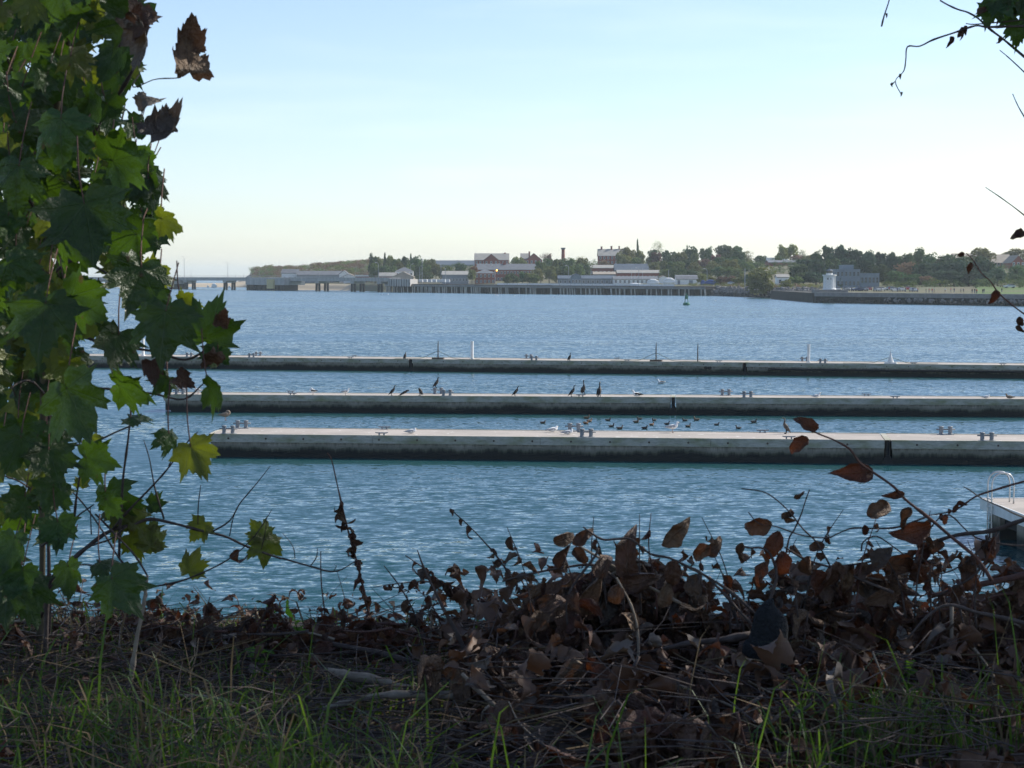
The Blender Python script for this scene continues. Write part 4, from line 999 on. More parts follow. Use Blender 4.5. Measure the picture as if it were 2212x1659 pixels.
# one posed figure grown from a joint skeleton, dressed in four ways
def figure(name, top, trousers, skin, hair, stride):
    J = dict(pel=(0, 0, .95), ch=(0, 0, 1.28), nk=(0, 0, 1.5), hd=(0, -.02, 1.62), tp=(0, -.01, 1.74), sl=(-.19, 0, 1.42), sr=(.19, 0, 1.42), el=(-.25, .04, 1.14), er=(.25, -.03, 1.14), hl=(-.26, -.06, .90), hr=(.26, -.12, .90),
             tl=(-.10, 0, .9), tr=(.10, 0, .9), kl=(-.11, -stride * .3, .5), kr=(.11, stride * .2, .5), fl=(-.11, -stride * .5, .07), fr=(.11, stride * .5, .07), tol=(-.12, -stride * .5 - .16, .03), tor=(.12, stride * .5 - .16, .03))
    Rr = dict(pel=.15, ch=.16, nk=.06, hd=.10, tp=.07, sl=.075, sr=.075, el=.05, er=.05, hl=.04, hr=.04, tl=.10, tr=.10, kl=.065, kr=.065, fl=.045, fr=.045, tol=.035, tor=.035)
    E = ['pel-ch', 'ch-nk', 'nk-hd', 'hd-tp', 'ch-sl', 'sl-el', 'el-hl', 'ch-sr', 'sr-er', 'er-hr', 'pel-tl', 'tl-kl', 'kl-fl', 'fl-tol', 'pel-tr', 'tr-kr', 'kr-fr', 'fr-tor']
    ks = list(J); me = bpy.data.meshes.new(name); me.from_pydata([J[k] for k in ks], [[ks.index(a) for a in e.split('-')] for e in E], [])
    o = bpy.data.objects.new(name, me); C.objects.link(o); sk = o.modifiers.new('s', 'SKIN'); o.modifiers.new('u', 'SUBSURF').levels = 1
    for i, k in enumerate(ks):
        me.skin_vertices[0].data[i].radius = (Rr[k], Rr[k] * .85); me.skin_vertices[0].data[i].use_root = (k == 'pel')
    dg = bpy.context.evaluated_depsgraph_get(); m2 = bpy.data.meshes.new_from_object(o.evaluated_get(dg)); bpy.data.objects.remove(o)
    m2.materials.clear()
    for mt in (top, trousers, skin, hair): m2.materials.append(mt)
    for f in m2.polygons:
        c = f.center; f.material_index = 1 if (c.z < .98 and abs(c.x) < .2) else (2 if c.z > 1.5 or (c.z < .96 and abs(c.x) > .2) else 0)
        if c.z > 1.68 or (c.z > 1.56 and c.y > .04): f.material_index = 3
        f.use_smooth = True
    return m2
def flat(n_, c): M[n_] = mk(n_, c, tuple(x * .8 for x in c), 4, .85); return M[n_]
SKN = flat('skin', (.45, .28, .2)); HAIR = flat('hair', (.06, .04, .025))
TOPS = [('red jacket', flat('red_cloth', (.40, .04, .04))), ('white shirt', flat('white_cloth', (.7, .7, .68))), ('dark blue coat', flat('blue_cloth', (.04, .06, .14))), ('grey sweater', flat('grey_cloth', (.25, .25, .26))), ('black coat', flat('black_cloth', (.02, .02, .02)))]
JN = flat('denim', (.06, .09, .16)); KH = flat('khaki', (.28, .22, .14))
FIG = [(n_, figure('figure', m_, (JN, KH)[i % 2], SKN, HAIR, (.0, .35, .15, .4, .05)[i])) for i, (n_, m_) in enumerate(TOPS)]
ppl = [(900, 760), (955, 735), (1010, 755), (1062, 730), (1120, 745), (1172, 725), (1230, 735), (1290, 715), (1350, 720), (1405, 712), (1440, 705), (1500, 690), (1522, 695), (1545, 688), (1560, 700), (1640, 690), (1682, 700), (1706, 690), (1755, 678), (1775, 682), (1838, 672), (1856, 676), (1872, 670), (1915, 672), (1925, 680), (2055, 690)]
for i, (x, d) in enumerate(ppl):
    n_, me = FIG[rs.randrange(5)]; p = at(z4, x, 0, d); p.z = land_z(p.x, d) + .05
    o = ob('person', me, None, p, (0, 0, rs.uniform(0, 6.28)), rs.uniform(.94, 1.04))
    tag(o, 'person in a %s, %s from the left along the sea wall path' % (n_, nth(i)), 'person', 'people strolling in the park by the sea wall')
# ------------------------------------------------------------------ far trees
def far_leaf(name, c1, c2): return mk(name, c1, tuple(x * 1.5 for x in c2), 2.6, .8, 0, .2, vary=.30, transl=.38)
FOL = {'dark': far_leaf('foliage_dark_green', (.05, .09, .032), (.06, .10, .035)), 'mid': far_leaf('foliage_green', (.085, .13, .035), (.10, .14, .036)),
       'olive': far_leaf('foliage_olive', (.15, .16, .045), (.11, .12, .036)), 'yellow': far_leaf('foliage_yellow_green', (.17, .18, .045), (.13, .15, .04)),
       'orange': far_leaf('foliage_orange', (.24, .12, .05), (.17, .10, .04)), 'rust': far_leaf('foliage_rusty', (.17, .10, .065), (.13, .085, .055)), 'pine': far_leaf('foliage_pine', (.03, .062, .036), (.036, .066, .036))}
M['bark'] = mk('bark', (.07, .055, .04), (.12, .10, .08), 3, .95, .5, stretch=(1, 1, .2))
def crown_mesh(seed, kind, n_=1500):
    r_ = random.Random(seed); lobes = []
    shape = 'cone' if kind == 'poplar' else 'round'
    for k in range(26 if kind != 'poplar' else 12):
        if shape == 'round':
            z = r_.uniform(-.75, .85); rad = (1 - z * z * .8) ** .5 * r_.uniform(.15, .75); an = r_.uniform(0, 6.283)
            lobes.append((Vector((rad * math.cos(an), rad * math.sin(an), z * .78)), r_.uniform(.18, .42)))
        else:
            z = -1 + 2 * k / 11; rad = (1 - (z + 1) / 2) * .45 * r_.uniform(.3, 1); an = r_.uniform(0, 6.283)
            lobes.append((Vector((rad * math.cos(an), rad * math.sin(an), z * .9)), .12 + .38 * (1 - (z + 1) / 2)))
    m_ = MB(); up = Vector((0, 0, 1))
    for k in range(n_):
        c, rad = lobes[r_.randrange(len(lobes))]
        d_ = Vector((r_.gauss(0, 1), r_.gauss(0, 1), r_.gauss(0, 1) + .25)).normalized()
        p = c + d_ * rad * r_.uniform(.7, 1.08)
        nrm = (d_ + Vector((r_.gauss(0, .5), r_.gauss(0, .5), r_.gauss(0, .5)))).normalized()
        a = nrm.orthogonal().normalized(); a = Matrix.Rotation(r_.uniform(0, 6.28), 3, nrm) @ a; b = nrm.cross(a)
        s = r_.uniform(.05, .11) * (1.0 if kind != 'bare' else .45)
        if kind == 'pine': a2, b2 = a * s * 1.6, b * s * .7
        else: a2, b2 = a * s, b * s * .8
        m_.add([p - a2 - b2 * .3, p + b2 - a2 * .1, p + a2 + b2 * .2, p - b2 + a2 * .2], [(0, 1, 2, 3)])
    return m_
CROWN = {}
def get_crown(kind, var, fol):
    key = (kind, var, fol)
    if key not in CROWN:
        b = CROWN.get((kind, var)) or crown_mesh(hash_(kind) * 10 + var, kind, 1700 if kind != 'bare' else 900); CROWN[(kind, var)] = b
        CROWN[key] = b.mesh('crown', FOL[fol])
    return CROWN[key]
def hash_(s): return sum(ord(c) * (i + 1) for i, c in enumerate(s))
def trunk_mesh(seed):
    r_ = random.Random(seed); m_ = MB()
    m_.tube([(0, 0, 0), (.02, .01, .4), (-.02, .02, .75), (0, 0, 1.15)], [.055, .045, .03, .012], 7)
    for k in range(6):
        an = k * 1.05 + r_.uniform(-.3, .3); z = r_.uniform(.4, .75)
        m_.tube([(0, 0, z), (.18 * math.cos(an), .18 * math.sin(an), z + .2), (.34 * math.cos(an), .34 * math.sin(an), z + .5)], [.022, .016, .006], 5)
    return m_.mesh('trunk', M['bark'])
TRK = [trunk_mesh(k) for k in range(3)]
rt = random.Random(21)
def tree(label, f, x, ytop, wz, d, fol='mid', kind='round', group=None, ybase=None, name=None, cat='tree', trunk=True):
    sc = .21446 if f in (z2, z3) else (.30637 if f is z1 else .29534)
    p = at(f, x, ytop, d); zb = land_z(p.x, d) - .2; hgt = max(p.z - zb, 2.0); wd = wz * sc / F * d
    hc = min(hgt * .92, max(wd * 1.5, hgt * .78)) if kind != 'poplar' else hgt * .9
    t = thing(name or ('pine_tree' if kind == 'pine' else 'deciduous_tree'), label, cat, (p.x, d, zb), 0, group)
    ob('crown', get_crown('round' if kind == 'round' else kind, rt.randrange(5), fol), t, (0, 0, hgt - hc / 2), (0, 0, rt.uniform(0, 6.28)), (wd * .66, wd * .66, hc / 2 * 1.06))
    if trunk: ob('trunk', TRK[rt.randrange(3)], t, (0, 0, 0), (0, 0, rt.uniform(0, 6.28)), (wd * .8, wd * .8, (hgt - hc * .35)))
    return t
def grove(where, group, f, lst):
    lst = sorted(lst)
    for i, e in enumerate(lst):
        x, yt, wz, d, fol = e[:5]; kind = e[5] if len(e) > 5 else 'round'
        adj = {'dark': 'dark green', 'mid': 'green', 'olive': 'olive green', 'yellow': 'yellow-green', 'orange': 'orange', 'rust': 'rusty brown', 'pine': 'dark evergreen'}[fol]
        tree('%s tree, %s from the left %s' % (adj, nth(i), where), f, x, yt, wz, d, fol, kind, group)
grove('in the grove left of the long skyline building', 'trees in the left grove', z2,
      [(268, 212, 85, 1300, 'dark'), (330, 228, 95, 1290, 'mid'), (400, 218, 70, 1310, 'dark', 'poplar'), (450, 228, 100, 1295, 'olive'), (525, 255, 110, 1290, 'mid'), (605, 238, 90, 1300, 'dark'), (662, 225, 60, 1310, 'dark', 'poplar'),
       (720, 232, 110, 1290, 'dark'), (790, 262, 100, 1280, 'mid'), (855, 258, 120, 1275, 'olive'), (915, 305, 90, 1265, 'olive'), (300, 300, 120, 1272, 'mid'), (390, 330, 120, 1270, 'dark'), (470, 330, 110, 1274, 'mid'), (640, 310, 130, 1276, 'mid'), (740, 320, 120, 1270, 'dark'), (830, 330, 130, 1262, 'mid'), (560, 300, 100, 1282, 'olive')])
for a in ((1168, 302, 125, 1230, 'dark', 'round dark tree between the long hill building and the brick barracks'), (1312, 332, 95, 1215, 'orange', 'orange autumn tree left of the brick barracks'),
          (1278, 365, 85, 1180, 'olive', 'olive tree at the left corner of the brick wing'), (1035, 335, 110, 1235, 'mid', 'low green tree under the long hill building'), (960, 340, 90, 1245, 'olive', 'low olive tree at the end of the left grove')):
    tree(a[5], z2, a[0], a[1], a[2], a[3], a[4], group='trees round the brick barracks')
grove('in front of the brick barracks', 'bushy trees before the barracks', z2, [(1640, 425, 90, 1130, 'mid'), (1690, 412, 120, 1135, 'dark'), (1785, 395, 110, 1145, 'dark'), (1860, 402, 140, 1140, 'olive'), (1905, 420, 110, 1130, 'mid')])
grove('between the two brick hill houses', 'trees between the hill houses', z2, [(1700, 262, 90, 1330, 'mid'), (1745, 238, 110, 1340, 'yellow'), (1785, 280, 80, 1325, 'olive')])
grove('behind the brick gable house', 'rusty trees behind the gable house', z2, [(2008, 192, 90, 1430, 'rust', 'bare'), (2062, 212, 55, 1425, 'rust')])
grove('below the tall chimney stack', 'trees below the chimney stack', z3, [(75, 280, 110, 1180, 'mid'), (130, 262, 120, 1230, 'dark'), (205, 258, 120, 1240, 'mid'), (160, 330, 130, 1170, 'olive'), (260, 270, 90, 1250, 'dark'), (330, 255, 130, 1260, 'dark'), (392, 258, 110, 1250, 'mid'), (470, 228, 150, 1255, 'yellow', 'bare'), (490, 245, 130, 1240, 'olive'), (515, 310, 130, 1200, 'dark'), (440, 320, 120, 1190, 'mid'), (300, 330, 130, 1180, 'dark'), (370, 335, 120, 1175, 'mid'), (40, 360, 120, 1150, 'olive'), (230, 345, 110, 1175, 'mid')])
tree('airy pale tree standing left of the tall brick mansion', z3, 610, 266, 85, 1300, 'mid', 'bare', 'lone hill trees')
tree('rusty bush against the foot of the tall brick mansion', z3, 705, 280, 110, 1330, 'rust', 'round', 'lone hill trees')
grove('around the tall brick mansion right side', 'trees beside the tall mansion', z3, [(870, 200, 95, 1320, 'yellow'), (930, 145, 110, 1330, 'olive'), (990, 160, 120, 1335, 'olive'), (1050, 82, 60, 1345, 'dark', 'poplar'), (1055, 170, 100, 1320, 'yellow'), (1085, 215, 70, 1310, 'olive'), (940, 235, 130, 1300, 'yellow'), (1020, 245, 120, 1295, 'mid')])
grove('on the wooded hill behind the white boathouse', 'trees on the wooded hill', z3,
      [(1165, 250, 80, 1290, 'olive'), (1200, 165, 100, 1300, 'dark'), (1265, 88, 130, 1320, 'olive', 'bare'), (1240, 190, 110, 1290, 'rust'), (1330, 172, 110, 1300, 'dark'), (1395, 185, 110, 1290, 'dark'), (1450, 205, 100, 1280, 'mid'), (1500, 188, 110, 1280, 'olive'), (1585, 135, 150, 1290, 'dark'), (1640, 200, 100, 1270, 'mid'), (1715, 152, 90, 1280, 'dark'),
       (1775, 142, 90, 1285, 'dark'), (1840, 215, 110, 1250, 'rust'), (1925, 128, 160, 1270, 'dark'), (2040, 125, 110, 1280, 'dark'), (2095, 190, 110, 1240, 'dark'), (2165, 178, 110, 1260, 'olive', 'bare'), (1210, 290, 120, 1200, 'olive'), (1300, 280, 130, 1210, 'mid'), (1385, 285, 150, 1190, 'dark'), (1470, 290, 140, 1180, 'mid'), (1560, 270, 140, 1190, 'dark'), (1630, 300, 130, 1180, 'olive'),
       (1715, 260, 130, 1190, 'rust'), (1820, 290, 120, 1170, 'olive'), (1900, 250, 150, 1190, 'dark'), (2000, 240, 170, 1180, 'dark'), (2080, 290, 140, 1160, 'dark'), (1330, 370, 120, 1120, 'mid'), (1420, 365, 130, 1110, 'dark'), (1500, 370, 120, 1120, 'dark'), (1600, 370, 130, 1115, 'dark'), (1870, 340, 130, 1110, 'dark'), (1950, 340, 140, 1100, 'mid'), (2060, 365, 110, 1060, 'mid'), (1750, 350, 130, 1120, 'mid'), (2150, 300, 150, 1130, 'mid')])
grove('in the low bushes above the boulders', 'bushes above the boulders', z3, [(1700, 415, 110, 1030, 'olive'), (1790, 440, 100, 1000, 'olive'), (1900, 440, 110, 985, 'rust'), (1985, 440, 100, 975, 'rust'), (2060, 450, 110, 960, 'olive'), (2110, 425, 90, 955, 'yellow'), (2180, 400, 110, 945, 'dark'), (1850, 470, 90, 985, 'olive')])
tree('full rounded willow on the boulder bank left of the lighthouse', z4, 297, 245, 200, 868, 'olive', 'round', 'lone shore trees', name='willow_tree')
tree('small bush at the foot of the willow toward the lighthouse', z4, 480, 345, 90, 862, 'olive', 'round', 'lone shore trees')
grove('on the skyline left of the lighthouse', 'skyline trees left of the lighthouse', z4, [(30, 96, 100, 1260, 'dark'), (110, 98, 90, 1270, 'dark'), (185, 130, 90, 1250, 'olive', 'bare'), (70, 190, 130, 1120, 'olive'), (140, 200, 120, 1130, 'dark'), (220, 220, 110, 1140, 'dark'), (285, 166, 95, 1220, 'dark'), (440, 90, 80, 1230, 'yellow'), (505, 88, 90, 1235, 'yellow'), (590, 125, 95, 1225, 'dark', 'bare'), (540, 160, 110, 1215, 'rust'), (415, 165, 60, 1215, 'mid'), (650, 165, 110, 1200, 'olive')])
grove('in the pine wood behind the lighthouse and office', 'pines behind the lighthouse', z4,
      [(560, 225, 140, 960, 'dark'), (620, 195, 140, 980, 'pine', 'pine'), (700, 130, 90, 1010, 'dark'), (720, 200, 120, 960, 'pine', 'pine'), (780, 92, 110, 1000, 'pine', 'pine'), (860, 88, 130, 990, 'pine', 'pine'), (935, 118, 110, 990, 'pine', 'pine'), (1000, 125, 110, 985, 'pine', 'pine'), (1080, 135, 120, 980, 'pine', 'pine'), (1165, 142, 110, 985, 'pine', 'pine'), (1235, 142, 130, 975, 'pine', 'pine'), (820, 180, 130, 930, 'dark'), (920, 190, 140, 940, 'pine', 'pine'), (1050, 200, 150, 930, 'pine', 'pine'),
       (600, 290, 140, 900, 'dark'), (690, 290, 130, 895, 'pine', 'pine'), (1190, 225, 160, 900, 'dark'), (1270, 280, 130, 870, 'dark'), (760, 290, 100, 900, 'dark'), (540, 320, 100, 890, 'mid')])
grove('in the dark wood behind the lawn', 'dark wood behind the lawn', z4,
      [(1295, 165, 110, 980, 'dark'), (1365, 150, 110, 975, 'dark'), (1440, 115, 110, 990, 'dark'), (1530, 148, 120, 970, 'dark'), (1600, 172, 110, 965, 'dark'), (1680, 150, 110, 960, 'dark'), (1745, 160, 110, 955, 'dark'), (1890, 110, 190, 1090, 'olive'), (2130, 120, 190, 1200, 'olive'), (1360, 215, 150, 900, 'rust'), (1450, 225, 150, 890, 'pine', 'pine'), (1540, 215, 160, 900, 'pine', 'pine'), (1640, 215, 170, 890, 'pine', 'pine'), (1740, 205, 170, 885, 'pine', 'pine'), (1860, 165, 190, 890, 'dark'),
       (1930, 200, 160, 880, 'pine', 'pine'), (2020, 260, 150, 870, 'pine', 'pine'), (2180, 240, 130, 880, 'dark'), (2140, 310, 100, 868, 'dark'), (1400, 300, 130, 862, 'dark'), (1500, 315, 120, 858, 'rust'), (1600, 280, 170, 862, 'pine', 'pine'), (1700, 280, 180, 862, 'pine', 'pine'), (1810, 270, 180, 860, 'pine', 'pine'), (1910, 290, 150, 858, 'pine', 'pine'), (1960, 330, 120, 852, 'dark'), (1340, 330, 110, 858, 'pine', 'pine')])
# scrub that covers the slopes as one mass
def scrub(name, label, fols, n_, fpos):
    m_ = MB(); r_ = random.Random(hash_(name))
    base = crown_mesh(3, 'round', 150)
    for k in range(n_):
        p, s = fpos(r_); rot = Matrix.Rotation(r_.uniform(0, 6.28), 3, 'Z'); mi = r_.randrange(len(fols))
        b = len(m_.v)
        for v in base.v: q_ = rot @ Vector(v); m_.v.append((p.x + q_.x * s * 1.3, p.y + q_.y * s * 1.3, p.z + (q_.z + .6) * s))
        m_.f += [[b + i for i in f] for f in base.f]; m_.m += [mi] * len(base.f)
    tag(m_.build(name, [FOL[f] for f in fols]), label, 'scrub', kind='stuff')
def _h(r_):
    px = r_.uniform(545, 830); s = r_.uniform(50, 300); y = shore(px) + s; x = (px - CX) / F * y; return Vector((x, y, land_z(x, y) - .3)), r_.uniform(1.6, 3.4)
scrub('hillside_scrub', 'brown and green scrub covering the low hill at the left', ['rust', 'olive', 'mid', 'rust'], 620, _h)
def _h2(r_):
    px = r_.uniform(1490, 1765); s = r_.uniform(6, 40); y = shore(px) + s; x = (px - CX) / F * y; return Vector((x, y, land_z(x, y) - .2)), r_.uniform(.5, 1.3)
scrub('bank_scrub', 'low brownish scrub along the top of the boulder bank', ['rust', 'olive', 'olive'], 260, _h2)
def _h3(r_):
    px = r_.uniform(830, 2300); s = r_.uniform(150, 420); y = shore(px) + s; x = (px - CX) / F * y; return Vector((x, y, land_z(x, y) - .3)), r_.uniform(1.2, 3.0)
scrub('woodland_undergrowth', 'dark undergrowth between the trees of the far shore', ['dark', 'mid', 'dark'], 900, _h3)

# ------------------------------------------------------------------ haze
m, n, b, o = nodes('haze'); n.nodes.remove(b)
vp = n.nodes.new('ShaderNodeVolumePrincipled'); vp.inputs['Color'].default_value = (.86, .95, .98, 1); vp.inputs['Density'].default_value = HAZE
vp.inputs['Anisotropy'].default_value = .3
n.links.new(vp.outputs[0], o.inputs['Volume'])
mb = MB(); mb.bbox(-9500, 9500, -600, 13500, -6, 62)
hz = tag(mb.build('haze', m), 'thin pale harbour haze', kind='stuff')
# ------------------------------------------------------------------ foreground plants: materials
def maple_mat(name, c1, c2, tr, vein, gloss=.38, transl=.45):
    m, n, b, o = nodes(name)
    tcn = n.nodes.new('ShaderNodeTexCoord'); sp = n.nodes.new('ShaderNodeSeparateXYZ'); n.links.new(tcn.outputs['Object'], sp.inputs[0])
    X, Y = sp.outputs['X'], sp.outputs['Y']; ln = None
    for a in (0, 42, -42, 88, -88):
        s_, c_ = math.sin(R(a)), math.cos(R(a))
        perp = mth(n, 'ABSOLUTE', mth(n, 'SUBTRACT', mth(n, 'MULTIPLY', X, c_), mth(n, 'MULTIPLY', Y, s_)))
        al = mth(n, 'ADD', mth(n, 'MULTIPLY', X, s_), mth(n, 'MULTIPLY', Y, c_))
        v = mth(n, 'MULTIPLY', rng(n, perp, .004, .014, 1, 0), rng(n, al, 0, .02, 0, 1))
        # side veins
        w_ = mth(n, 'ABSOLUTE', mth(n, 'SINE', mth(n, 'MULTIPLY', mth(n, 'SUBTRACT', al, perp), 38.0)))
        sv = mth(n, 'MULTIPLY', rng(n, w_, .0, .14, .55, 0), mth(n, 'MULTIPLY', rng(n, perp, .10, .16, 1, 0), rng(n, al, .08, .12, 0, 1)))
        v = mth(n, 'MAXIMUM', v, sv); ln = v if ln is None else mth(n, 'MAXIMUM', ln, v)
    oi = n.nodes.new('ShaderNodeObjectInfo')
    z = n.nodes.new('ShaderNodeTexNoise'); z.noise_dimensions = '4D'; z.inputs['Scale'].default_value = 3.5; z.inputs['Detail'].default_value = 5
    n.links.new(tcn.outputs['Object'], z.inputs['Vector']); n.links.new(mth(n, 'MULTIPLY', oi.outputs['Random'], 50.0), z.inputs['W'])
    col = mixc(n, rng(n, z.outputs[0], .35, .65), c1, c2)
    hs = n.nodes.new('ShaderNodeHueSaturation'); n.links.new(col, hs.inputs['Color'])
    n.links.new(rng(n, oi.outputs['Random'], 0, 1, .75, 1.25), hs.inputs['Value']); n.links.new(rng(n, oi.outputs['Random'], 0, 1, .485, .515), hs.inputs['Hue'])
    col = hs.outputs[0]
    spots = rng(n, z.outputs[0], .66, .74, 0, .85); col = mixc(n, spots, col, (.10, .045, .02))
    colv = mixc(n, mth(n, 'MULTIPLY', ln, .6), col, vein)
    n.links.new(colv, b.inputs['Base Color']); b.inputs['Roughness'].default_value = gloss; b.inputs['Specular IOR Level'].default_value = .5
    bp = n.nodes.new('ShaderNodeBump'); bp.inputs['Strength'].default_value = .5; bp.inputs['Distance'].default_value = .05
    n.links.new(mth(n, 'ADD', mth(n, 'MULTIPLY', ln, -.6), z.outputs[0]), bp.inputs['Height']); n.links.new(bp.outputs[0], b.inputs['Normal'])
    t_ = n.nodes.new('ShaderNodeBsdfTranslucent'); n.links.new(mixc(n, mth(n, 'MULTIPLY', ln, .5), mixc(n, spots, tr, (.10, .05, .02)), tuple(x * .4 for x in tr)), t_.inputs['Color'])
    ms = n.nodes.new('ShaderNodeMixShader'); ms.inputs[0].default_value = transl
    n.links.new(b.outputs[0], ms.inputs[1]); n.links.new(t_.outputs[0], ms.inputs[2]); n.links.new(ms.outputs[0], o.inputs['Surface'])
    return m
M['maple'] = maple_mat('maple_leaf_green', (.034, .064, .018), (.046, .085, .021), (.065, .13, .007), (.10, .14, .06), .38, .40)
M['mapley'] = maple_mat('maple_leaf_yellow_green', (.10, .12, .022), (.13, .14, .028), (.19, .23, .012), (.17, .17, .07), .42, .40)
def dead_mat(name, c1, c2, tr, transl=.22, rough=.65):
    m, n, b, o = nodes(name)
    tcn = n.nodes.new('ShaderNodeTexCoord'); oi = n.nodes.new('ShaderNodeObjectInfo')
    z = n.nodes.new('ShaderNodeTexNoise'); z.noise_dimensions = '4D'; z.inputs['Scale'].default_value = 4.0; z.inputs['Detail'].default_value = 6
    n.links.new(tcn.outputs['Object'], z.inputs['Vector']); n.links.new(mth(n, 'MULTIPLY', oi.outputs['Random'], 50.0), z.inputs['W'])
    col = mixc(n, rng(n, z.outputs[0], .32, .68), c1, c2)
    hs = n.nodes.new('ShaderNodeHueSaturation'); n.links.new(col, hs.inputs['Color']); n.links.new(rng(n, oi.outputs['Random'], 0, 1, .6, 1.35), hs.inputs['Value']); n.links.new(rng(n, oi.outputs['Random'], 0, 1, .49, .52), hs.inputs['Hue'])
    sp = n.nodes.new('ShaderNodeSeparateXYZ'); n.links.new(tcn.outputs['Object'], sp.inputs[0])
    mid = rng(n, mth(n, 'ABSOLUTE', sp.outputs['X']), .006, .02, 1, 0)
    sv = rng(n, mth(n, 'ABSOLUTE', mth(n, 'SINE', mth(n, 'MULTIPLY', mth(n, 'SUBTRACT', sp.outputs['Y'], mth(n, 'ABSOLUTE', sp.outputs['X'])), 26.0))), 0, .16, .7, 0)
    vv = mth(n, 'MAXIMUM', mid, sv)
    col = mixc(n, mth(n, 'MULTIPLY', vv, .35), hs.outputs[0], (.17, .12, .08))
    n.links.new(col, b.inputs['Base Color']); b.inputs['Roughness'].default_value = rough
    bp = n.nodes.new('ShaderNodeBump'); bp.inputs['Strength'].default_value = .7; bp.inputs['Distance'].default_value = .06
    n.links.new(mth(n, 'ADD', mth(n, 'MULTIPLY', vv, .5), z.outputs[0]), bp.inputs['Height']); n.links.new(bp.outputs[0], b.inputs['Normal'])
    t_ = n.nodes.new('ShaderNodeBsdfTranslucent'); t_.inputs['Color'].default_value = tuple(tr) + (1,)
    ms = n.nodes.new('ShaderNodeMixShader'); ms.inputs[0].default_value = transl
    n.links.new(b.outputs[0], ms.inputs[1]); n.links.new(t_.outputs[0], ms.inputs[2]); n.links.new(ms.outputs[0], o.inputs['Surface'])
    return m
M['dead'] = dead_mat('dead_leaf_brown', (.088, .043, .025), (.15, .085, .053), (.14, .06, .025), .14)
M['deadred'] = dead_mat('dead_leaf_russet', (.09, .036, .02), (.14, .058, .032), (.20, .055, .015), .13)
M['deadgrey'] = dead_mat('dead_leaf_grey', (.10, .08, .066), (.16, .125, .10), (.14, .09, .05), .12)
M['twig'] = mk('twig_bark', (.055, .04, .035), (.09, .07, .06), 60, .85, .3)
M['twigred'] = mk('reddish_twig_bark', (.12, .055, .04), (.08, .045, .035), 50, .8, .3)
M['pale'] = mk('weathered_wood', (.30, .25, .19), (.20, .16, .12), 30, .9, .4, stretch=(1, 1, 1))
M['stem'] = mk('green_brown_stem', (.12, .10, .055), (.085, .065, .04), 25, .8, .3)
M['grass'] = mk('grass_blade', (.042, .09, .016), (.07, .125, .022), 2.0, .5, 0, .4, transl=.45, tcol=(2.2, 2.0, 1.0))
M['straw'] = mk('dry_grass', (.22, .16, .085), (.14, .10, .055), 3.0, .8, transl=.25)
M['weed'] = mk('weed_leaf', (.07, .17, .025), (.10, .21, .03), 12, .5, 0, .4, transl=.5, tcol=(2.0, 1.9, .8))
M['knit'] = mk('dark_knit', (.012, .013, .014), (.02, .022, .024), 140, .95, .8)

# ------------------------------------------------------------------ leaf shapes (unit size, base at origin, tip along +Y, face +Z)
def maple_mesh(seed, mat, curl=.25, name='leaf'):
    r_ = random.Random(seed)
    half = [(4, .10), (14, .93), (20, .72), (24, .70), (30, .52), (36, .80), (39, .76), (44, .96), (49, .74), (55, .77), (63, .60), (68, .53), (75, .60), (82, .60), (88, .72), (95, .52), (106, .50), (118, .36), (135, .38), (150, .24), (172, .10)]
    half[0] = (0, 1.08); half = [(0, 1.08), (5, .90), (9, .92), (14, .74), (20, .76), (25, .66)] + [(30, .62)] + half[5:]
    pts = [(a, r) for a, r in half] + [(-a, r) for a, r in half[:0:-1]]
    pts = [(a + r_.uniform(-2, 2), r * r_.uniform(.93, 1.07)) for a, r in pts]
    n_ = len(pts); m_ = MB(); f1, f2, f3, tw = [r_.uniform(-1, 1) for _ in range(4)]
    def bend(x, y):
        r2 = x * x + y * y; an = math.degrees(math.atan2(x, y)); z = 0
        z -= curl * (.55 * r2 + .25 * f1 * x * abs(x) + .25 * f2 * y * abs(y))
        z += .09 * math.sin(R(an * 4.1)) * r2 ** .5 + .05 * math.sin(9 * x + seed) * math.sin(8 * y + seed) * r2 ** .5 + .06 * f3 * math.sin(5 * x + 2 * f1) * r2 + tw * .18 * x * y
        z += .05 * mnoise.noise(Vector((x * 3, y * 3, seed))) 
        return (x, y, z)
    rings = (0.0, .3, .6, .85, 1.0); m_.v.append((0, 0, 0))
    for k in rings[1:]:
        for a, r in pts: m_.v.append(bend(math.sin(R(a)) * r * k, math.cos(R(a)) * r * k))
    for i in range(n_): m_.f.append([0, 1 + (i + 1) % n_, 1 + i])
    for j in range(len(rings) - 2):
        for i in range(n_):
            a, b = 1 + j * n_, 1 + (j + 1) * n_; m_.f.append([a + i, a + (i + 1) % n_, b + (i + 1) % n_, b + i])
    m_.m = [0] * len(m_.f)
    return m_.mesh(name, M[mat], True)
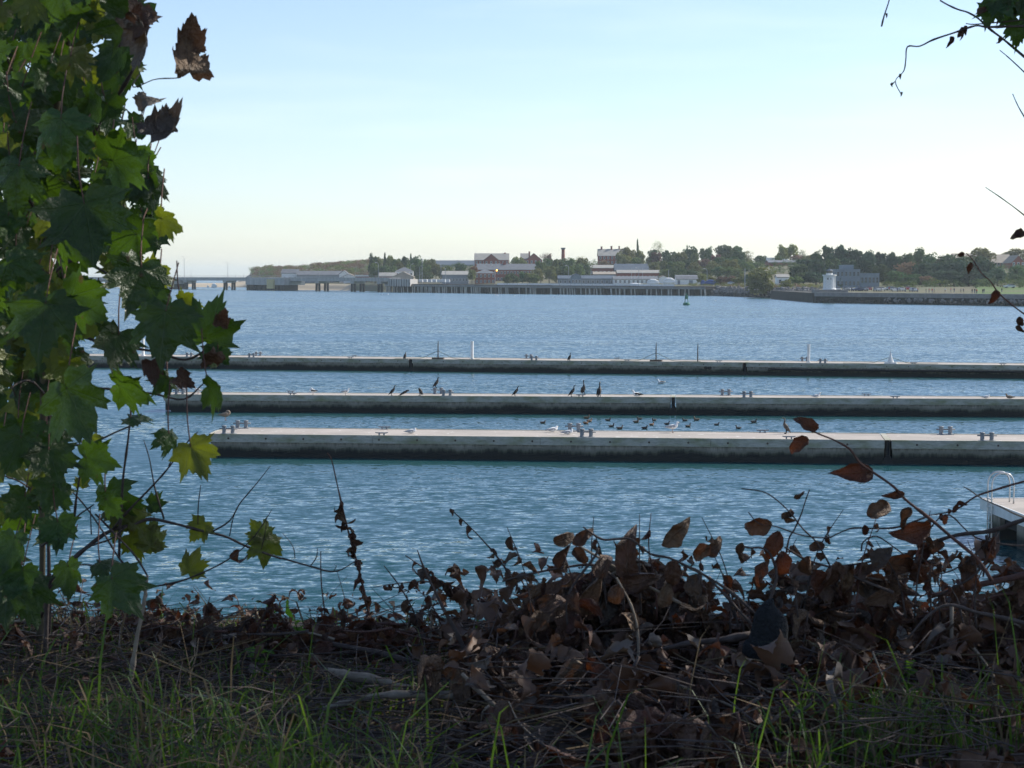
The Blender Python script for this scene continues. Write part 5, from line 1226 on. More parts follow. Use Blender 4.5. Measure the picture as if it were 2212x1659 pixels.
def dead_mesh(seed, mat, width=.42, roll=1.2, bendy=.6, name='leaf'):
    """an ovate leaf rolled across its midrib and bent along it, ragged at the edge"""
    r_ = random.Random(seed); U, V = 10, 7; m_ = MB(); tw = r_.uniform(-.9, .9); ph = r_.uniform(0, 6)
    asym = r_.uniform(.6, 1.3)
    for i in range(U + 1):
        u = i / U; wd = width * (math.sin(math.pi * min(1, u ** .75 * .97 + .03)) ** .75) * (1.0 if u < .98 else .2)
        b_ = bendy * u * u; y0 = math.sin(b_) / max(bendy, 1e-3) * u if bendy > .01 else u
        cy, cz = u * math.cos(b_ * .8), -u * math.sin(b_ * .8)
        for j in range(V):
            v = (j / (V - 1) - .5) * 2; rag = 1 + .38 * mnoise.noise(Vector((u * 4.5, v * 2, seed * 3.7))) * abs(v)
            s_ = v * wd * rag; rr = roll * (1 if v > 0 else asym) * (.6 + .6 * u) ; th = v * rr
            if abs(rr) > .05: x, z = math.sin(th) / rr * wd * rag * 1.0, (1 - math.cos(th)) / abs(rr) * wd * rag
            else: x, z = s_, 0
            z += .12 * mnoise.noise(Vector((u * 3.5, v * 1.6, seed))) + .05 * mnoise.noise(Vector((u * 9, v * 4, seed + 5))) + .07 * math.sin(u * 8 + ph) * v * abs(v)
            a = tw * u; x, z = x * math.cos(a) - z * math.sin(a), x * math.sin(a) + z * math.cos(a)
            m_.v.append((x, cy - z * math.sin(b_ * .8) * .5, cz + z * math.cos(b_ * .5)))
    for i in range(U):
        for j in range(V - 1):
            a = i * V + j; m_.f.append([a, a + 1, a + V + 1, a + V]); m_.m.append(0)
    return m_.mesh(name, M[mat], True)
ML = [maple_mesh(k, 'maple', (.25, .5, .9, 1.3)[k % 4] * (1 if k % 3 else -.8)) for k in range(12)]
MY = [maple_mesh(k + 30, 'mapley', .15 + .3 * (k % 3)) for k in range(6)]
DB = [dead_mesh(k, 'dead', .26 + .04 * (k % 5), 1.0 + .5 * (k % 5), .4 + .4 * (k % 4)) for k in range(14)]
DR = [dead_mesh(k + 40, 'deadred', .25 + .04 * (k % 4), 1.0 + .6 * (k % 4), .4 + .4 * (k % 3)) for k in range(8)]
DGm = [dead_mesh(k + 80, 'deadgrey', .36, .7 + .4 * (k % 3), .4 + .3 * (k % 3)) for k in range(4)]
DM = []
for k in range(5):      # shrivelled maple leaves
    me = maple_mesh(k + 60, ('dead', 'deadgrey')[k % 2], 1.0)
    for v in me.vertices:
        x, y, z = v.co; a = x * 2.4; rr = .42; v.co = (rr * math.sin(a) * 1.1, y * .9 + .12 * math.sin(y * 4 + k), rr * (1 - math.cos(a)) + z * .5 + .25 * math.sin(y * 3 + k))
    DM.append(me)
YL = Vector((0, 0, 1))
def frame(tipdir, normal):
    """rotation with local Y along tipdir and local Z close to normal"""
    y = tipdir.normalized(); z = (normal - y * normal.dot(y))
    if z.length < 1e-4: z = y.orthogonal()
    z.normalize(); x = y.cross(z); return Matrix((x, y, z)).transposed().to_euler()
def leaf(parent, me, base, tipdir, normal, size, name='leaf'):
    return ob(name, me, parent, base - parent.location, frame(tipdir, normal), size)
def scrdir(deg, toward=0.0):
    """direction in the picture plane: 0 is up, 90 right; toward > 0 leans to the camera"""
    return Vector((math.sin(R(deg)), -toward, math.cos(R(deg)))).normalized()
def rnormal(r_, spread=.7, back=.5):
    s = -1 if r_.random() > back else 1
    return Vector((r_.gauss(0, spread), s, r_.gauss(.35, spread * .7)))
def twig(parent, pts, depth, r0, r1, mat='twig', name='stem', n_=6, sub=4):
    """pixel polyline to a tube; depth is one distance or a (start, end) pair; radii in preview pixels"""
    dd = depth if hasattr(depth, '__len__') else (depth, depth); k = len(pts)
    P = [W(p[0], p[1], dd[0] + (dd[1] - dd[0]) * i / max(1, k - 1)) for i, p in enumerate(pts)]
    P = catmull(P, sub); dm = sum(dd) / 2
    P = [p + Vector((mnoise.noise(p * 9), mnoise.noise(p * 9 + YL * 7), mnoise.noise(p * 9 + YL * 17))) * .004 for p in P]
    m_ = MB(); L_ = len(P); m_.tube(P, [(r0 + (r1 - r0) * i / (L_ - 1)) * dm / F * (1 + .28 * mnoise.noise(P[i] * 31) + (.22 if i % 7 == 3 else 0)) for i in range(L_)], n_)
    m_.build(name, M[mat], parent, True, True); return P

# ------------------------------------------------------------------ maple at the left
rm = random.Random(12)
base = W(86, 1445, 4.35); base.z = gz(base.x, base.y) - .02
mp_ = thing('young_maple', 'leafy young maple filling the left edge, with some withered brown leaves', 'tree', base)
S1 = twig(mp_, [(80, 1450), (88, 1330), (92, 1200), (91, 1000), (94, 850), (97, 700), (108, 450), (125, 200), (152, 80), (180, -20), (200, -140)], (4.35, 4.25), 7.5, 8, 'stem', 'trunk', 8)
twig(mp_, [(100, 1440), (106, 1330), (104, 1200), (100, 1080), (105, 950), (100, 760), (96, 560), (103, 300), (106, 80), (104, -60)], (4.4, 4.3), 5, 3.5, 'twig', 'branch')
twig(mp_, [(160, -60), (150, 60), (132, 160), (112, 300)], (4.0, 4.15), 10, 7, 'stem', 'branch', 8)
for pts, r0, r1 in (([(108, 450), (160, 360), (209, 278), (229, 235), (261, 196), (300, 124), (318, 60)], 6, 3), ([(98, 600), (170, 560), (250, 600), (300, 600)], 4, 2), ([(97, 720), (190, 730), (222, 748), (330, 760), (400, 775), (455, 748), (500, 730)], 4, 2), ([(94, 850), (60, 820), (20, 840)], 3, 2),
                    ([(96, 760), (150, 830), (230, 840), (330, 850), (400, 860), (440, 830)], 4, 1.5), ([(92, 950), (180, 960), (260, 930), (320, 905)], 3, 1.5), ([(92, 1100), (60, 1050), (10, 1030)], 3, 1.5), ([(92, 1180), (150, 1130), (201, 1090)], 3, 1.5), ([(88, 1330), (120, 1260), (170, 1220), (240, 1230)], 3.5, 1.5), ([(105, 300), (50, 200), (10, 120)], 4, 2), ([(100, 500), (40, 400), (0, 380)], 4, 2), ([(300, 160), (286, 190), (330, 172), (392, 166)], 1.5, 1.2)):
    twig(mp_, pts, (4.25, 4.0), r0, r1, 'twig', 'branch', 5)
def mleaf(px, py, size, ang, d=4.0, kind='g', toward=.35, nrm=None, petiole=True):
    c = W(px, py, d); s = size * d / F * (.62 if kind == 'd' else .60)
    me = {'g': ML, 'y': MY, 'd': DM}[kind][rm.randrange({'g': 12, 'y': 6, 'd': 5}[kind])]
    td = scrdir(ang, toward); nr = nrm or rnormal(rm, .35, .45)
    b_ = c - td * s * .35
    leaf(mp_, me, b_, td, nr, s)
    if petiole:
        q_ = b_ - td * s * .25 + Vector((rm.uniform(-.02, .02), .03, rm.uniform(.02, .07)))
        m_ = MB(); m_.tube(catmull([b_, (b_ + q_) / 2 + Vector((0, 0, .008)), q_ + Vector((0, .03, .03))], 3), .0013, 4); m_.build('petiole', M['twigred'], mp_, True)
FR, BK = Vector((.1, -1, .35)), Vector((.1, 1, .45))      # facing the camera / facing away, so lit through
KEY = [(127, 294, 190, 185, 3.7, 'g', FR), (278, 337, 190, 75, 3.75, 'g', BK), (33, 392, 170, 190, 3.7, 'g', FR), (193, 490, 260, 165, 3.55, 'g', FR), (368, 480, 105, 110, 3.8, 'y', BK), (327, 408, 120, 160, 3.9, 'g', FR), (245, 131, 150, 200, 3.9, 'g', BK),
       (255, 50, 160, 250, 3.8, 'g', BK), (196, 33, 110, 170, 3.9, 'y', BK), (65, 23, 130, 190, 3.9, 'y', BK), (154, 131, 140, 190, 4.2, 'y', BK), (183, 657, 180, 120, 3.8, 'g', BK), (294, 615, 190, 195, 3.7, 'g', BK), (335, 590, 110, 70, 3.9, 'y', BK), (353, 712, 200, 185, 3.6, 'g', Vector((.3, -1, -.3))),
       (455, 700, 165, 20, 3.8, 'g', BK), (467, 775, 90, 190, 3.8, 'g', BK), (472, 845, 110, 110, 3.7, 'g', BK), (245, 752, 150, 200, 3.8, 'g', BK), (165, 880, 230, 150, 3.6, 'g', BK), (284, 844, 150, 110, 3.8, 'g', BK), (350, 831, 85, 220, 3.8, 'g', FR), (301, 906, 100, 100, 3.9, 'g', Vector((0, -.3, 1))),
       (365, 955, 90, 175, 3.7, 'g', Vector((1, -.6, .2))), (425, 990, 140, 150, 3.7, 'y', BK), (92, 700, 220, 185, 3.7, 'g', FR), (212, 995, 140, 100, 3.8, 'g', BK), (33, 974, 150, 200, 3.8, 'g', BK), (114, 1000, 150, 160, 3.8, 'g', BK), (240, 1094, 90, 140, 3.9, 'g', BK), (38, 1090, 110, 220, 3.8, 'g', FR), (128, 1154, 130, 170, 3.8, 'g', BK),
       (26, 1188, 130, 190, 3.8, 'g', BK), (262, 1278, 170, 140, 3.6, 'g', FR), (236, 1218, 110, 95, 3.8, 'g', Vector((.1, -.5, 1))), (43, 1258, 130, 190, 3.8, 'g', BK), (150, 1248, 120, 170, 3.9, 'g', BK), (210, 230, 130, 130, 4.0, 'g', BK), (320, 355, 100, 130, 3.95, 'g', BK), (215, 60, 100, 200, 4.1, 'y', BK), (330, 640, 110, 230, 3.9, 'g', BK), (410, 655, 90, 100, 3.95, 'y', BK)]
for e in KEY: mleaf(e[0], e[1], e[2], e[3], e[4], e[5], .3, e[6] + Vector((rm.gauss(0, .25), 0, rm.gauss(0, .2))))
for px, py, s, a in ((408, 122, 150, 18), (414, 78, 110, 5), (345, 262, 150, 25), (325, 225, 90, 40), (285, 85, 140, 200), (310, 50, 110, 60), (300, 20, 90, 350), (398, 822, 75, 110), (455, 775, 80, 200), (330, 800, 80, 170), (360, 260, 80, 10), (480, 690, 60, 20)):
    mleaf(px, py, s, a, 3.75, 'd', .3, Vector((rm.gauss(0, .6), -1, rm.gauss(0, .5))), petiole=False)
EDGE = [(-60, 320), (0, 325), (100, 290), (200, 262), (300, 305), (400, 315), (500, 335), (560, 300), (620, 200), (700, 225), (800, 170), (900, 120), (1000, 110), (1100, 125), (1200, 140), (1290, 110), (1330, 60)]
cnt = 0
while cnt < 238:
    py = rm.uniform(-60, 1320); e = interp(py, EDGE); px = rm.uniform(-50, e)
    if py > 800 and rm.random() < .80: continue
    d = rm.uniform(3.8, 4.75); s = rm.uniform(90, 172) * (1 if px < e - 40 else .8)
    mleaf(px, py, s, rm.gauss(180, 55), d, 'y' if rm.random() < .22 else 'g', rm.uniform(-.2, .6), None, rm.random() < .8); cnt += 1

# ------------------------------------------------------------------ other twigs and sprays
def spray(name, label, pts, d, r0, r1, mat, leaves, cat='twig', group=None, base_end=-1):
    """leaves: (count, size px, meshes, t0, t1) hung along the stem, or explicit tuples (px, py, size, angle, meshes)"""
    b_ = W(pts[base_end][0], pts[base_end][1], d if not hasattr(d, '__len__') else d[base_end]); t = thing(name, label, cat, b_, 0, group)
    P = twig(t, pts, d, r0, r1, mat); dm = d if not hasattr(d, '__len__') else sum(d) / 2
    for e in leaves:
        if len(e) == 5 and hasattr(e[2], '__len__'):
            c_, sz, mm, t0, t1 = e
            for i in range(c_):
                u = t0 + (t1 - t0) * (i + rm.uniform(.1, .9)) / c_; p = P[min(len(P) - 1, int(u * (len(P) - 1)))]
                leaf(t, rm.choice(mm), p, scrdir(rm.choice([-1, 1]) * rm.gauss(150, 28), rm.uniform(-.4, .5)), rnormal(rm, .8), sz * rm.uniform(.7, 1.3) * dm / F)
        else:
            px, py, sz, an, mm = e; s = sz * dm / F; td = scrdir(an, rm.uniform(-.2, .3)); c = W(px, py, dm) - td * s * .5
            leaf(t, rm.choice(mm), c, td, Vector((rm.gauss(0, .4), -1, rm.gauss(.2, .4))), s)
    return t
gS = 'bare and dry twigs rising from the bank'
spray('dry_leaf_spray', 'tall thin upright twig hung with small brown leaves, standing alone before open water', [q4(385, 70), q4(410, 110), q4(440, 240), q4(470, 380), q4(500, 510), q4(535, 640), q4(570, 770), q4(605, 900), q4(640, 1010)], 4.6, 1.3, 3.0, 'twigred', [(15, 27, DB, .32, .6), (20, 27, DR, .55, 1.0)], group=gS)
spray('dry_leaf_spray', 'arching twig with a few small hanging brown leaves left of the brush heap', [q4(1005, 355), q4(1120, 450), q4(1210, 550), q4(1280, 650), q4(1340, 740), q4(1400, 840), q4(1470, 990)], 4.5, 1.3, 3, 'twig', [(3, 24, DB, 0, .22), (16, 30, DB, .35, 1)], group=gS)
spray('dark_stake', 'dark straight splintered stick leaning left at the centre of the bank', [q4(845, 560), q4(890, 690), q4(960, 840), q4(1040, 980), q4(1100, 1110)], 4.3, 1.5, 6.0, 'twig', [], 'stick', gS)
spray('dry_leaf_spray', 'short twig with few narrow dead leaves left of the dark straight stick', [q4(670, 640), q4(760, 750), q4(820, 860), q4(850, 960), q4(885, 1060)], 4.6, 1.2, 2.5, 'twig', [(8, 32, DB, .35, 1)], group=gS)
spray('dry_leaf_spray', 'low twig crowded with small pale brown leaves behind the dark straight stick', [q4(780, 590), q4(900, 670), q4(1000, 750), q4(1100, 800), q4(1250, 850), q4(1400, 930)], 4.7, 1.2, 3, 'twigred', [(46, 28, DR + DB + DGm, .12, 1)], group=gS)
spray('dry_leaf_spray', 'thin reddish twig reaching left over the water behind the dark stick', [q4(615, 750), q4(720, 735), q4(880, 720), q4(1000, 735), q4(1130, 790), q4(1300, 880)], 4.7, 1, 2.5, 'twigred', [(20, 27, DR + DB, .1, 1)], group=gS)
spray('dry_leaf_spray', 'slim dry twig beside the tall upright twig, nearly leafless', [q4(345, 570), q4(355, 700), q4(370, 850), q4(375, 1000)], 4.7, 1, 2, 'twigred', [(7, 26, DR, .65, 1)], group=gS)
t = spray('bare_shrub', 'bare thorny shrub branching over the water right of the maple', [q3(230, 1150), q3(240, 760), q3(330, 640), q3(470, 520), q3(570, 460), q3(680, 430), q3(760, 400), q3(870, 425), q3(1000, 460), q3(1130, 490), q3(1250, 545), q3(1400, 595), q4(180, 605), q4(330, 650), q4(400, 668), q4(460, 660), q4(540, 610)], 4.2, 5, 1.2, 'twig',
          [(250, 1108, 100, 160, ML), (261, 1130, 80, 200, MY), (330, 1150, 62, 10, MY), (318, 1175, 75, 120, MY), (424, 1150, 50, 220, MY), (419, 1206, 60, 20, MY), (556, 1141, 48, 330, MY), (574, 1195, 62, 175, MY), (505, 1214, 60, 200, DB), (345, 1090, 40, 90, ML), (200, 960, 34, 180, MY), (206, 980, 30, 150, MY), (178, 1036, 30, 20, MY)], 'shrub', base_end=0)
for pts, r0, r1 in (([q3(560, 470), q3(680, 330), q3(780, 220), q3(850, 135), q3(940, 20), q3(1000, -40)], 3, 1.2), ([q3(1060, 470), q3(1160, 415), q3(1220, 320), q3(1310, 210), q3(1365, 140)], 2.2, .8), ([q3(370, 460), q3(380, 300), q3(410, 150), q3(445, 20)], 3, 2), ([q3(600, 600), q3(620, 320), q3(630, 150), q3(645, 0), (285, 880)], 3.5, 2),
                    ([q3(825, 400), q3(780, 240), q3(750, 110), q3(718, 10)], 2.5, .8), ([q3(750, 755), q3(900, 720), q3(1050, 660), q3(1180, 590), q3(1290, 490), q3(1375, 355)], 2.5, .8), ([q3(240, 760), q3(420, 560), q3(560, 500), q3(640, 440)], 3, 1.5), ([q3(480, 380), q3(560, 450), q3(660, 560), q3(740, 690)], 2.5, 2), ([q3(350, 250), q3(420, 330), q3(520, 460), q3(600, 600), q3(650, 660)], 1.5, 2.5),
                    ([q3(850, 130), q3(880, 60), q3(870, 0)], 1.5, .7), ([q3(995, 430), q3(1005, 330), q3(1012, 235)], 1.5, 1.0), ([q4(225, 600), q4(215, 540), q4(165, 475)], 1.2, .6), ([q4(305, 640), q4(335, 590), q4(340, 545)], 1.4, .8), ([q4(425, 665), q4(435, 640), q4(420, 630)], 1, .5), ([q3(1155, 490), q3(1180, 400), q3(1208, 325)], 1.3, .7), ([q3(1320, 560), q3(1340, 480), q3(1350, 410)], 1.2, .6), ([q3(460, 480), q3(455, 350)], 1.5, 1)):
    twig(t, pts, (4.2, 4.1), r0, r1, 'twig', 'branch', 5)
spray('bent_vine', 'vine arching up from the heap against the nearest dock, with large brown leaves', [q6(330, 105), q6(370, 125), q6(430, 150), q6(500, 190), q6(545, 250), q6(600, 290), q6(700, 365), q6(750, 420), q6(850, 500), q6(960, 590), q6(1080, 690), q6(1150, 790)], 4.1, 1.6, 4.5, 'twigred',
      [(1740, 913, 62, 300, DR), (1718, 964, 66, 235, DR), (1842, 1022, 95, 265, DR), (1928, 1068, 52, 270, DR), (1912, 1105, 80, 80, DB), (1966, 1152, 100, 250, DR), (1955, 1123, 60, 200, DB), (2040, 1125, 30, 200, DR)], group=gS)
spray('red_twig', 'thin reddish twig crossing from the right edge below the finger dock', [q6(840, 500), q6(930, 485), q6(1000, 460), q6(1080, 405), q6(1180, 375), q6(1301, 340), (2290, 1020)], 4.3, 1.2, 3, 'twigred', [(2063, 1100, 26, 200, DR), (2080, 1088, 26, 90, DR), (2052, 1110, 24, 160, DB), (2034, 1122, 26, 180, DR)], group=gS)
spray('long_branch', 'long dark branch sweeping in from the right edge above the heap', [q6(480, 725), q6(560, 715), q6(700, 690), q6(820, 660), q6(900, 615), q6(1000, 585), q6(1150, 570), q6(1301, 520), (2300, 1100)], (4.3, 4.1), 2, 6, 'twig', [(9, 55, DB + DR, .0, .6)], 'branch', gS)
spray('pale_twig', 'pale thin twig crossing above the long branch at right', [q6(1020, 365), q6(1050, 380), q6(1110, 420), q6(1200, 460), q6(1290, 500), (2300, 1140)], 4.0, 1.2, 2.5, 'pale', [], group=gS)
for k, (pts, lv, lab) in enumerate((([q6(0, 370), q6(100, 385), q6(160, 420), q6(220, 480), q6(280, 560), q6(340, 620), q6(400, 720), q6(440, 830)], [(1703, 1112, 34, 60, DB), (1755, 1182, 55, 260, DB)], 'thin arching twig rising left of the bent vine'), ([q6(310, 378), q6(290, 430), q6(270, 490), q6(240, 560), q6(215, 610), q6(195, 760)], [(1728, 1069, 30, 60, DB), (1712, 1105, 30, 40, DB), (1708, 1123, 30, 100, DB)], 'thin straight twig with three curled leaves right of the heap middle'),
                                ([q6(35, 480), q6(80, 530), q6(160, 545), q6(280, 590), q6(390, 600), q6(440, 580), q6(510, 555), q6(620, 555), q6(730, 545), q6(850, 500)], [(1626, 1140, 85, 258, DR), (1870, 1150, 34, 170, DR)], 'wavy vine linking the heap leaves at right centre'), ([q6(780, 700), q6(700, 640), q6(620, 590), q6(560, 615), q6(550, 660)], [(1985, 1212, 80, 200, DR)], 'curling vine end before the large brown leaves at right'),
                                ([q6(880, 770), q6(890, 690), q6(870, 620), q6(880, 540), q6(960, 490), q6(1080, 600), q6(1250, 635), (2250, 1175)], [(2088, 1236, 70, 180, DR), (2130, 1190, 50, 170, DB)], 'tangled thin vine below the finger dock'), ([q6(700, 790), q6(860, 780), q6(1000, 740), q6(1130, 620), q6(1140, 560)], [], 'thin twig curving up before the finger dock'))):
    spray('vine_twig', lab, pts, 4.2, 1.3, 2.2, 'twig', lv, group=gS)

# ------------------------------------------------------------------ heap of cut brush with large dead leaves
gH = 'cut branches with dead leaves in the heap'
BR = [([q5(460, 310), q5(560, 378), q5(640, 378), q5(720, 380), q5(820, 460), q5(930, 485), q5(1050, 540), q5(1160, 600), q5(1300, 700), q5(1420, 800)], 4.1, 'twig', 'dark branch topping the heap, with the tallest upright leaf', [(1353, 1192, 118, 355, DB), (1466, 1153, 90, 55, DB), (1394, 1256, 105, 75, DB), (1310, 1212, 85, 25, DB), (1262, 1160, 60, 60, DB)]),
      ([q5(390, 390), q5(520, 470), q5(640, 545), q5(760, 620), q5(1000, 740)], 4.15, 'pale', 'pale stick lying through the heap top', [(1231, 1160, 75, 70, DB), (1216, 1200, 60, 20, DB), (1256, 1208, 60, 150, DB)]),
      ([q5(0, 625), q5(200, 570), q5(400, 535), q5(530, 535), q5(640, 600)], 4.2, 'twig', 'thin branch reaching left from the heap over the water', [(1172, 1262, 30, 190, DB), (1146, 1254, 30, 190, DB), (1110, 1262, 30, 190, DB), (1212, 1266, 110, 40, DB), (1278, 1282, 105, 30, DB)]),
      ([q5(400, 1000), q5(360, 800), q5(390, 650), q5(520, 480), q5(540, 430)], 4.1, 'twig', 'upright dark branch inside the left of the heap', [(1175, 1322, 100, 20, DB), (1240, 1336, 120, 10, DB), (1200, 1290, 90, 50, DB)]),
      ([q5(640, 600), q5(740, 800), q5(760, 1000), q5(740, 1150)], 4.0, 'pale', 'bare upright stick at the middle of the heap', [(1365, 1330, 70, 350, DB), (1325, 1300, 80, 200, DB)]),
      ([q5(1000, 520), q5(1100, 560), q5(1200, 650), q5(1300, 760), q5(1400, 860)], 4.1, 'twig', 'branch with broad pale brown leaves at the heap centre', [(1452, 1248, 80, 190, DB + DGm), (1500, 1275, 72, 190, DGm), (1440, 1280, 70, 20, DB), (1502, 1198, 75, 240, DR), (1553, 1183, 62, 60, DB)]),
      ([q5(1340, 420), q5(1390, 430), q5(1450, 430), q5(1500, 470), q5(1530, 600), q5(1480, 760)], 4.1, 'twig', 'branch bearing a big russet leaf above the knit cap', [(1601, 1196, 50, 180, DB), (1668, 1187, 85, 200, DR), (1642, 1242, 60, 200, DR), (1690, 1230, 80, 180, DR), (1626, 1200, 30, 170, DB)]),
      ([q6(200, 640), q6(300, 700), q6(420, 740), q6(560, 800), q6(700, 850)], 4.15, 'twig', 'dark branch with dense brown leaves right of the cap', [(1740, 1240, 80, 190, DB), (1795, 1255, 90, 200, DB), (1770, 1270, 85, 160, DR), (1828, 1262, 60, 190, DB), (1880, 1230, 70, 60, DB), (1905, 1200, 60, 40, DGm)]),
      ([q6(560, 760), q6(680, 700), q6(780, 690), q6(900, 720)], 4.2, 'twig', 'branch with a cluster of wide russet leaves at right', [(1958, 1225, 110, 100, DR), (1975, 1250, 100, 200, DR), (1930, 1262, 70, 160, DB), (1910, 1285, 90, 250, DB)]),
      ([q6(1115, 780), q6(1130, 640), q6(1128, 590)], 4.2, 'twig', 'upright twig with a single long russet leaf below the finger dock', [(2131, 1202, 60, 185, DR)]),
      ([q6(900, 870), q6(1040, 800), q6(1100, 740), q6(1060, 720)], 4.2, 'twig', 'twig with a wide folded brown leaf at the right of the heap', [(2088, 1240, 80, 190, DB), (2060, 1290, 60, 200, DB)])]
for pts, d, mt, lab, lv in BR: spray('brush_branch', lab, pts, d, 2.2, 3.6, mt, lv, 'branch', gH)
rb = random.Random(31)
def heap_top(px): return interp(px, [(400, 1420), (640, 1400), (760, 1385), (980, 1410), (1080, 1380), (1150, 1280), (1230, 1225), (1330, 1205), (1450, 1235), (1560, 1275), (1640, 1255), (1720, 1225), (1850, 1215), (1960, 1225), (2060, 1250), (2230, 1235)])
for k in range(78):      # the body of the heap: crossing cut branches hung with large dead leaves
    px = rb.uniform(1030, 2240) if k < 40 else rb.uniform(1010, 1780); top = heap_top(px); py = top + ((1625 - top) * rb.random() ** 1.1 + 12 if k % 5 > 1 else rb.uniform(25, 150))
    d = 0.85 * F / max(py + rb.uniform(40, 130) - HOR, 600); d = min(max(d, 3.55), 4.35)
    an = rb.gauss(100, 40); L_ = rb.uniform(90, 260); dx, dy = math.sin(R(an)) * L_ / 2, -math.cos(R(an)) * L_ / 2
    pts = [(px - dx, py - dy), (px - dx * .3 + rb.uniform(-15, 15), py - dy * .3 + rb.uniform(-15, 15)), (px + dx * .4, py + dy * .4 + rb.uniform(-15, 15)), (px + dx, py + dy)]
    pts = [(a, max(b, heap_top(a) - 4)) for a, b in pts]
    spray('brush_branch', 'tangled leafy cut branch in the %s %s of the dead brush heap' % (('top', 'middle', 'bottom')[0 if py < top + 110 else (1 if py < 1500 else 2)], ('left end', 'left half', 'centre', 'right half', 'right end')[max(0, min(4, int((px - 1010) / 246)))]), pts, d, rb.uniform(1.5, 3), rb.uniform(2, 5), rb.choice(['twig', 'twig', 'twigred', 'pale']), [(rb.randrange(9, 15), rb.uniform(42, 98), DB + DB + DR + DGm[:2], 0, 1)], 'branch', 'tangled branches inside the heap')
# low ridge of dry brush at the left
for k in range(42):
    px = rb.uniform(-20, 1010); py = rb.uniform(1350, 1445); d = rb.uniform(4.3, 4.75); an = rb.gauss(92, 12); L_ = rb.uniform(100, 240); dx, dy = math.sin(R(an)) * L_ / 2, -math.cos(R(an)) * L_ / 2
    spray('brush_branch', 'small leafy dry branch on the low ridge %s' % ('under the maple', 'right of the pale upright stake', 'behind the left grass', 'under the tall upright twig', 'left of the dark straight stick')[max(0, min(4, int(px / 203)))], [(px - dx, py - dy), (px, py + rb.uniform(-14, 14)), (px + dx, py + dy)], d, 2.0, 3.4, rb.choice(['twig', 'twigred', 'pale']), [(rb.randrange(9, 15), rb.uniform(32, 62), DR + DR + DB + DGm, 0, 1)], 'branch', 'dry branches along the left ridge')
for k in range(34):      # larger dead leaves at the front foot of the heap
    px = rb.uniform(1000, 1760) if k < 26 else rb.uniform(1760, 2210); py = rb.uniform(1400, 1650) if k < 26 else rb.uniform(1310, 1440)
    d = max(3.3, (H - 8.15) * F / (py + 70 - HOR) - .12); an = rb.gauss(20, 60); L_ = rb.uniform(80, 200); dx, dy = math.sin(R(an)) * L_ / 2, -math.cos(R(an)) * L_ / 2
    spray('brush_branch', 'leafy dead branch at the front foot of the brush heap, %s' % ('left of the knit cap', 'below the knit cap', 'right of the knit cap')[0 if px < 1560 else (1 if px < 1760 else 2)], [(px - dx, py - dy), (px + rb.uniform(-12, 12), py), (px + dx, py + dy)], d, 2.0, 3.6, rb.choice(['twig', 'twig', 'twigred']), [(rb.randrange(6, 11), rb.uniform(60, 115), DB + DB + DR, 0, 1)], 'branch', 'branches at the foot of the heap')
for k in range(26):
    px = 180 + 32 * k + rb.uniform(-14, 14); h_ = rb.uniform(25, 105); ln_ = rb.gauss(0, 40); top = 1385
    spray('dry_twig', '%s small leafy twig from the left along the crest of the left ridge' % nth(k), [(px + ln_, top - h_), (px + ln_ * .5 + rb.uniform(-8, 8), top - h_ * .5), (px, top + 35)], rb.uniform(4.45, 4.7), .9, 2.4, rb.choice(['twig', 'twigred', 'pale']), [(rb.randrange(6, 13), rb.uniform(24, 46), DR + DR + DB, .05, 1)], 'twig', 'small twigs on the left ridge')
# fine upright twigs standing out of the heap
for k in range(22):
    px = rb.uniform(1090, 2200); top = heap_top(px); h_ = rb.uniform(60, 190); ln_ = rb.gauss(0, 55)
    pts = [(px + ln_, top + 40 - h_), (px + ln_ * .55 + rb.uniform(-10, 10), top + 50 - h_ * .6), (px + ln_ * .2, top + 60 - h_ * .2), (px, top + 110)]
    spray('dry_twig', '%s fine upright twig standing out of the brush heap' % nth(k), pts, rb.uniform(4.1, 4.35), .8, 2.4, rb.choice(['twig', 'twigred', 'twig']), [(rb.randrange(3, 9), rb.uniform(22, 42), DB + DR, .1, 1)], 'twig', 'upright twigs in the heap')
# loose sticks
def stick(label, pts, d, r0, r1, mat): 
    b_ = W(pts[0][0], pts[0][1], d if not hasattr(d, '__len__') else d[0]); t = thing('fallen_stick', label, 'stick', b_, 0, 'fallen sticks on the bank')
    twig(t, pts, d, r0, r1, mat, 'stick', 8); return t
def gd(py, up=0.0): return (H - gz(0, 4) - up) * F / (py - HOR)
stick('pale peeled branch arching over the grass at the bottom centre', [q4(370, 1360), q4(500, 1320), q4(650, 1295), q4(800, 1285), q4(1050, 1290)], 3.85, 6, 9, 'pale')
stick('pale stick slanting down to the right under the large dead leaf', [q4(1060, 1180), q4(1150, 1270), q4(1270, 1375), q4(1400, 1460)], 3.75, 5, 7, 'pale')
stick('dark grey branch lying low at the bottom centre edge', [q4(400, 1610), q4(550, 1590), q4(800, 1575), q4(1000, 1562), q4(1250, 1560)], 3.6, 5, 9, 'twig')
stick('thick weathered root-like log behind the pale peeled branch', [q4(390, 1170), q4(500, 1190), q4(620, 1205), q4(760, 1250), q4(960, 1285)], 4.05, 9, 11, 'pale')
stick('pale upright stake standing right of the maple', [q3(740, 690), q3(715, 880), q3(685, 1030), q3(655, 1240)], (4.0, 4.0), 3.2, 5.5, 'pale')
stick('long thin brown stem slanting across the left grass', [q3(220, 1000), q3(500, 1090), q3(700, 1150), q3(900, 1250), q3(1150, 1340), q3(1460, 1440)], (4.4, 3.75), 4, 4, 'twigred')
stick('thin dry stem lying level in the left grass', [q3(260, 1230), q3(520, 1300), q3(900, 1290), q3(1100, 1310), q3(1300, 1390)], (4.1, 3.8), 2.5, 4, 'pale')
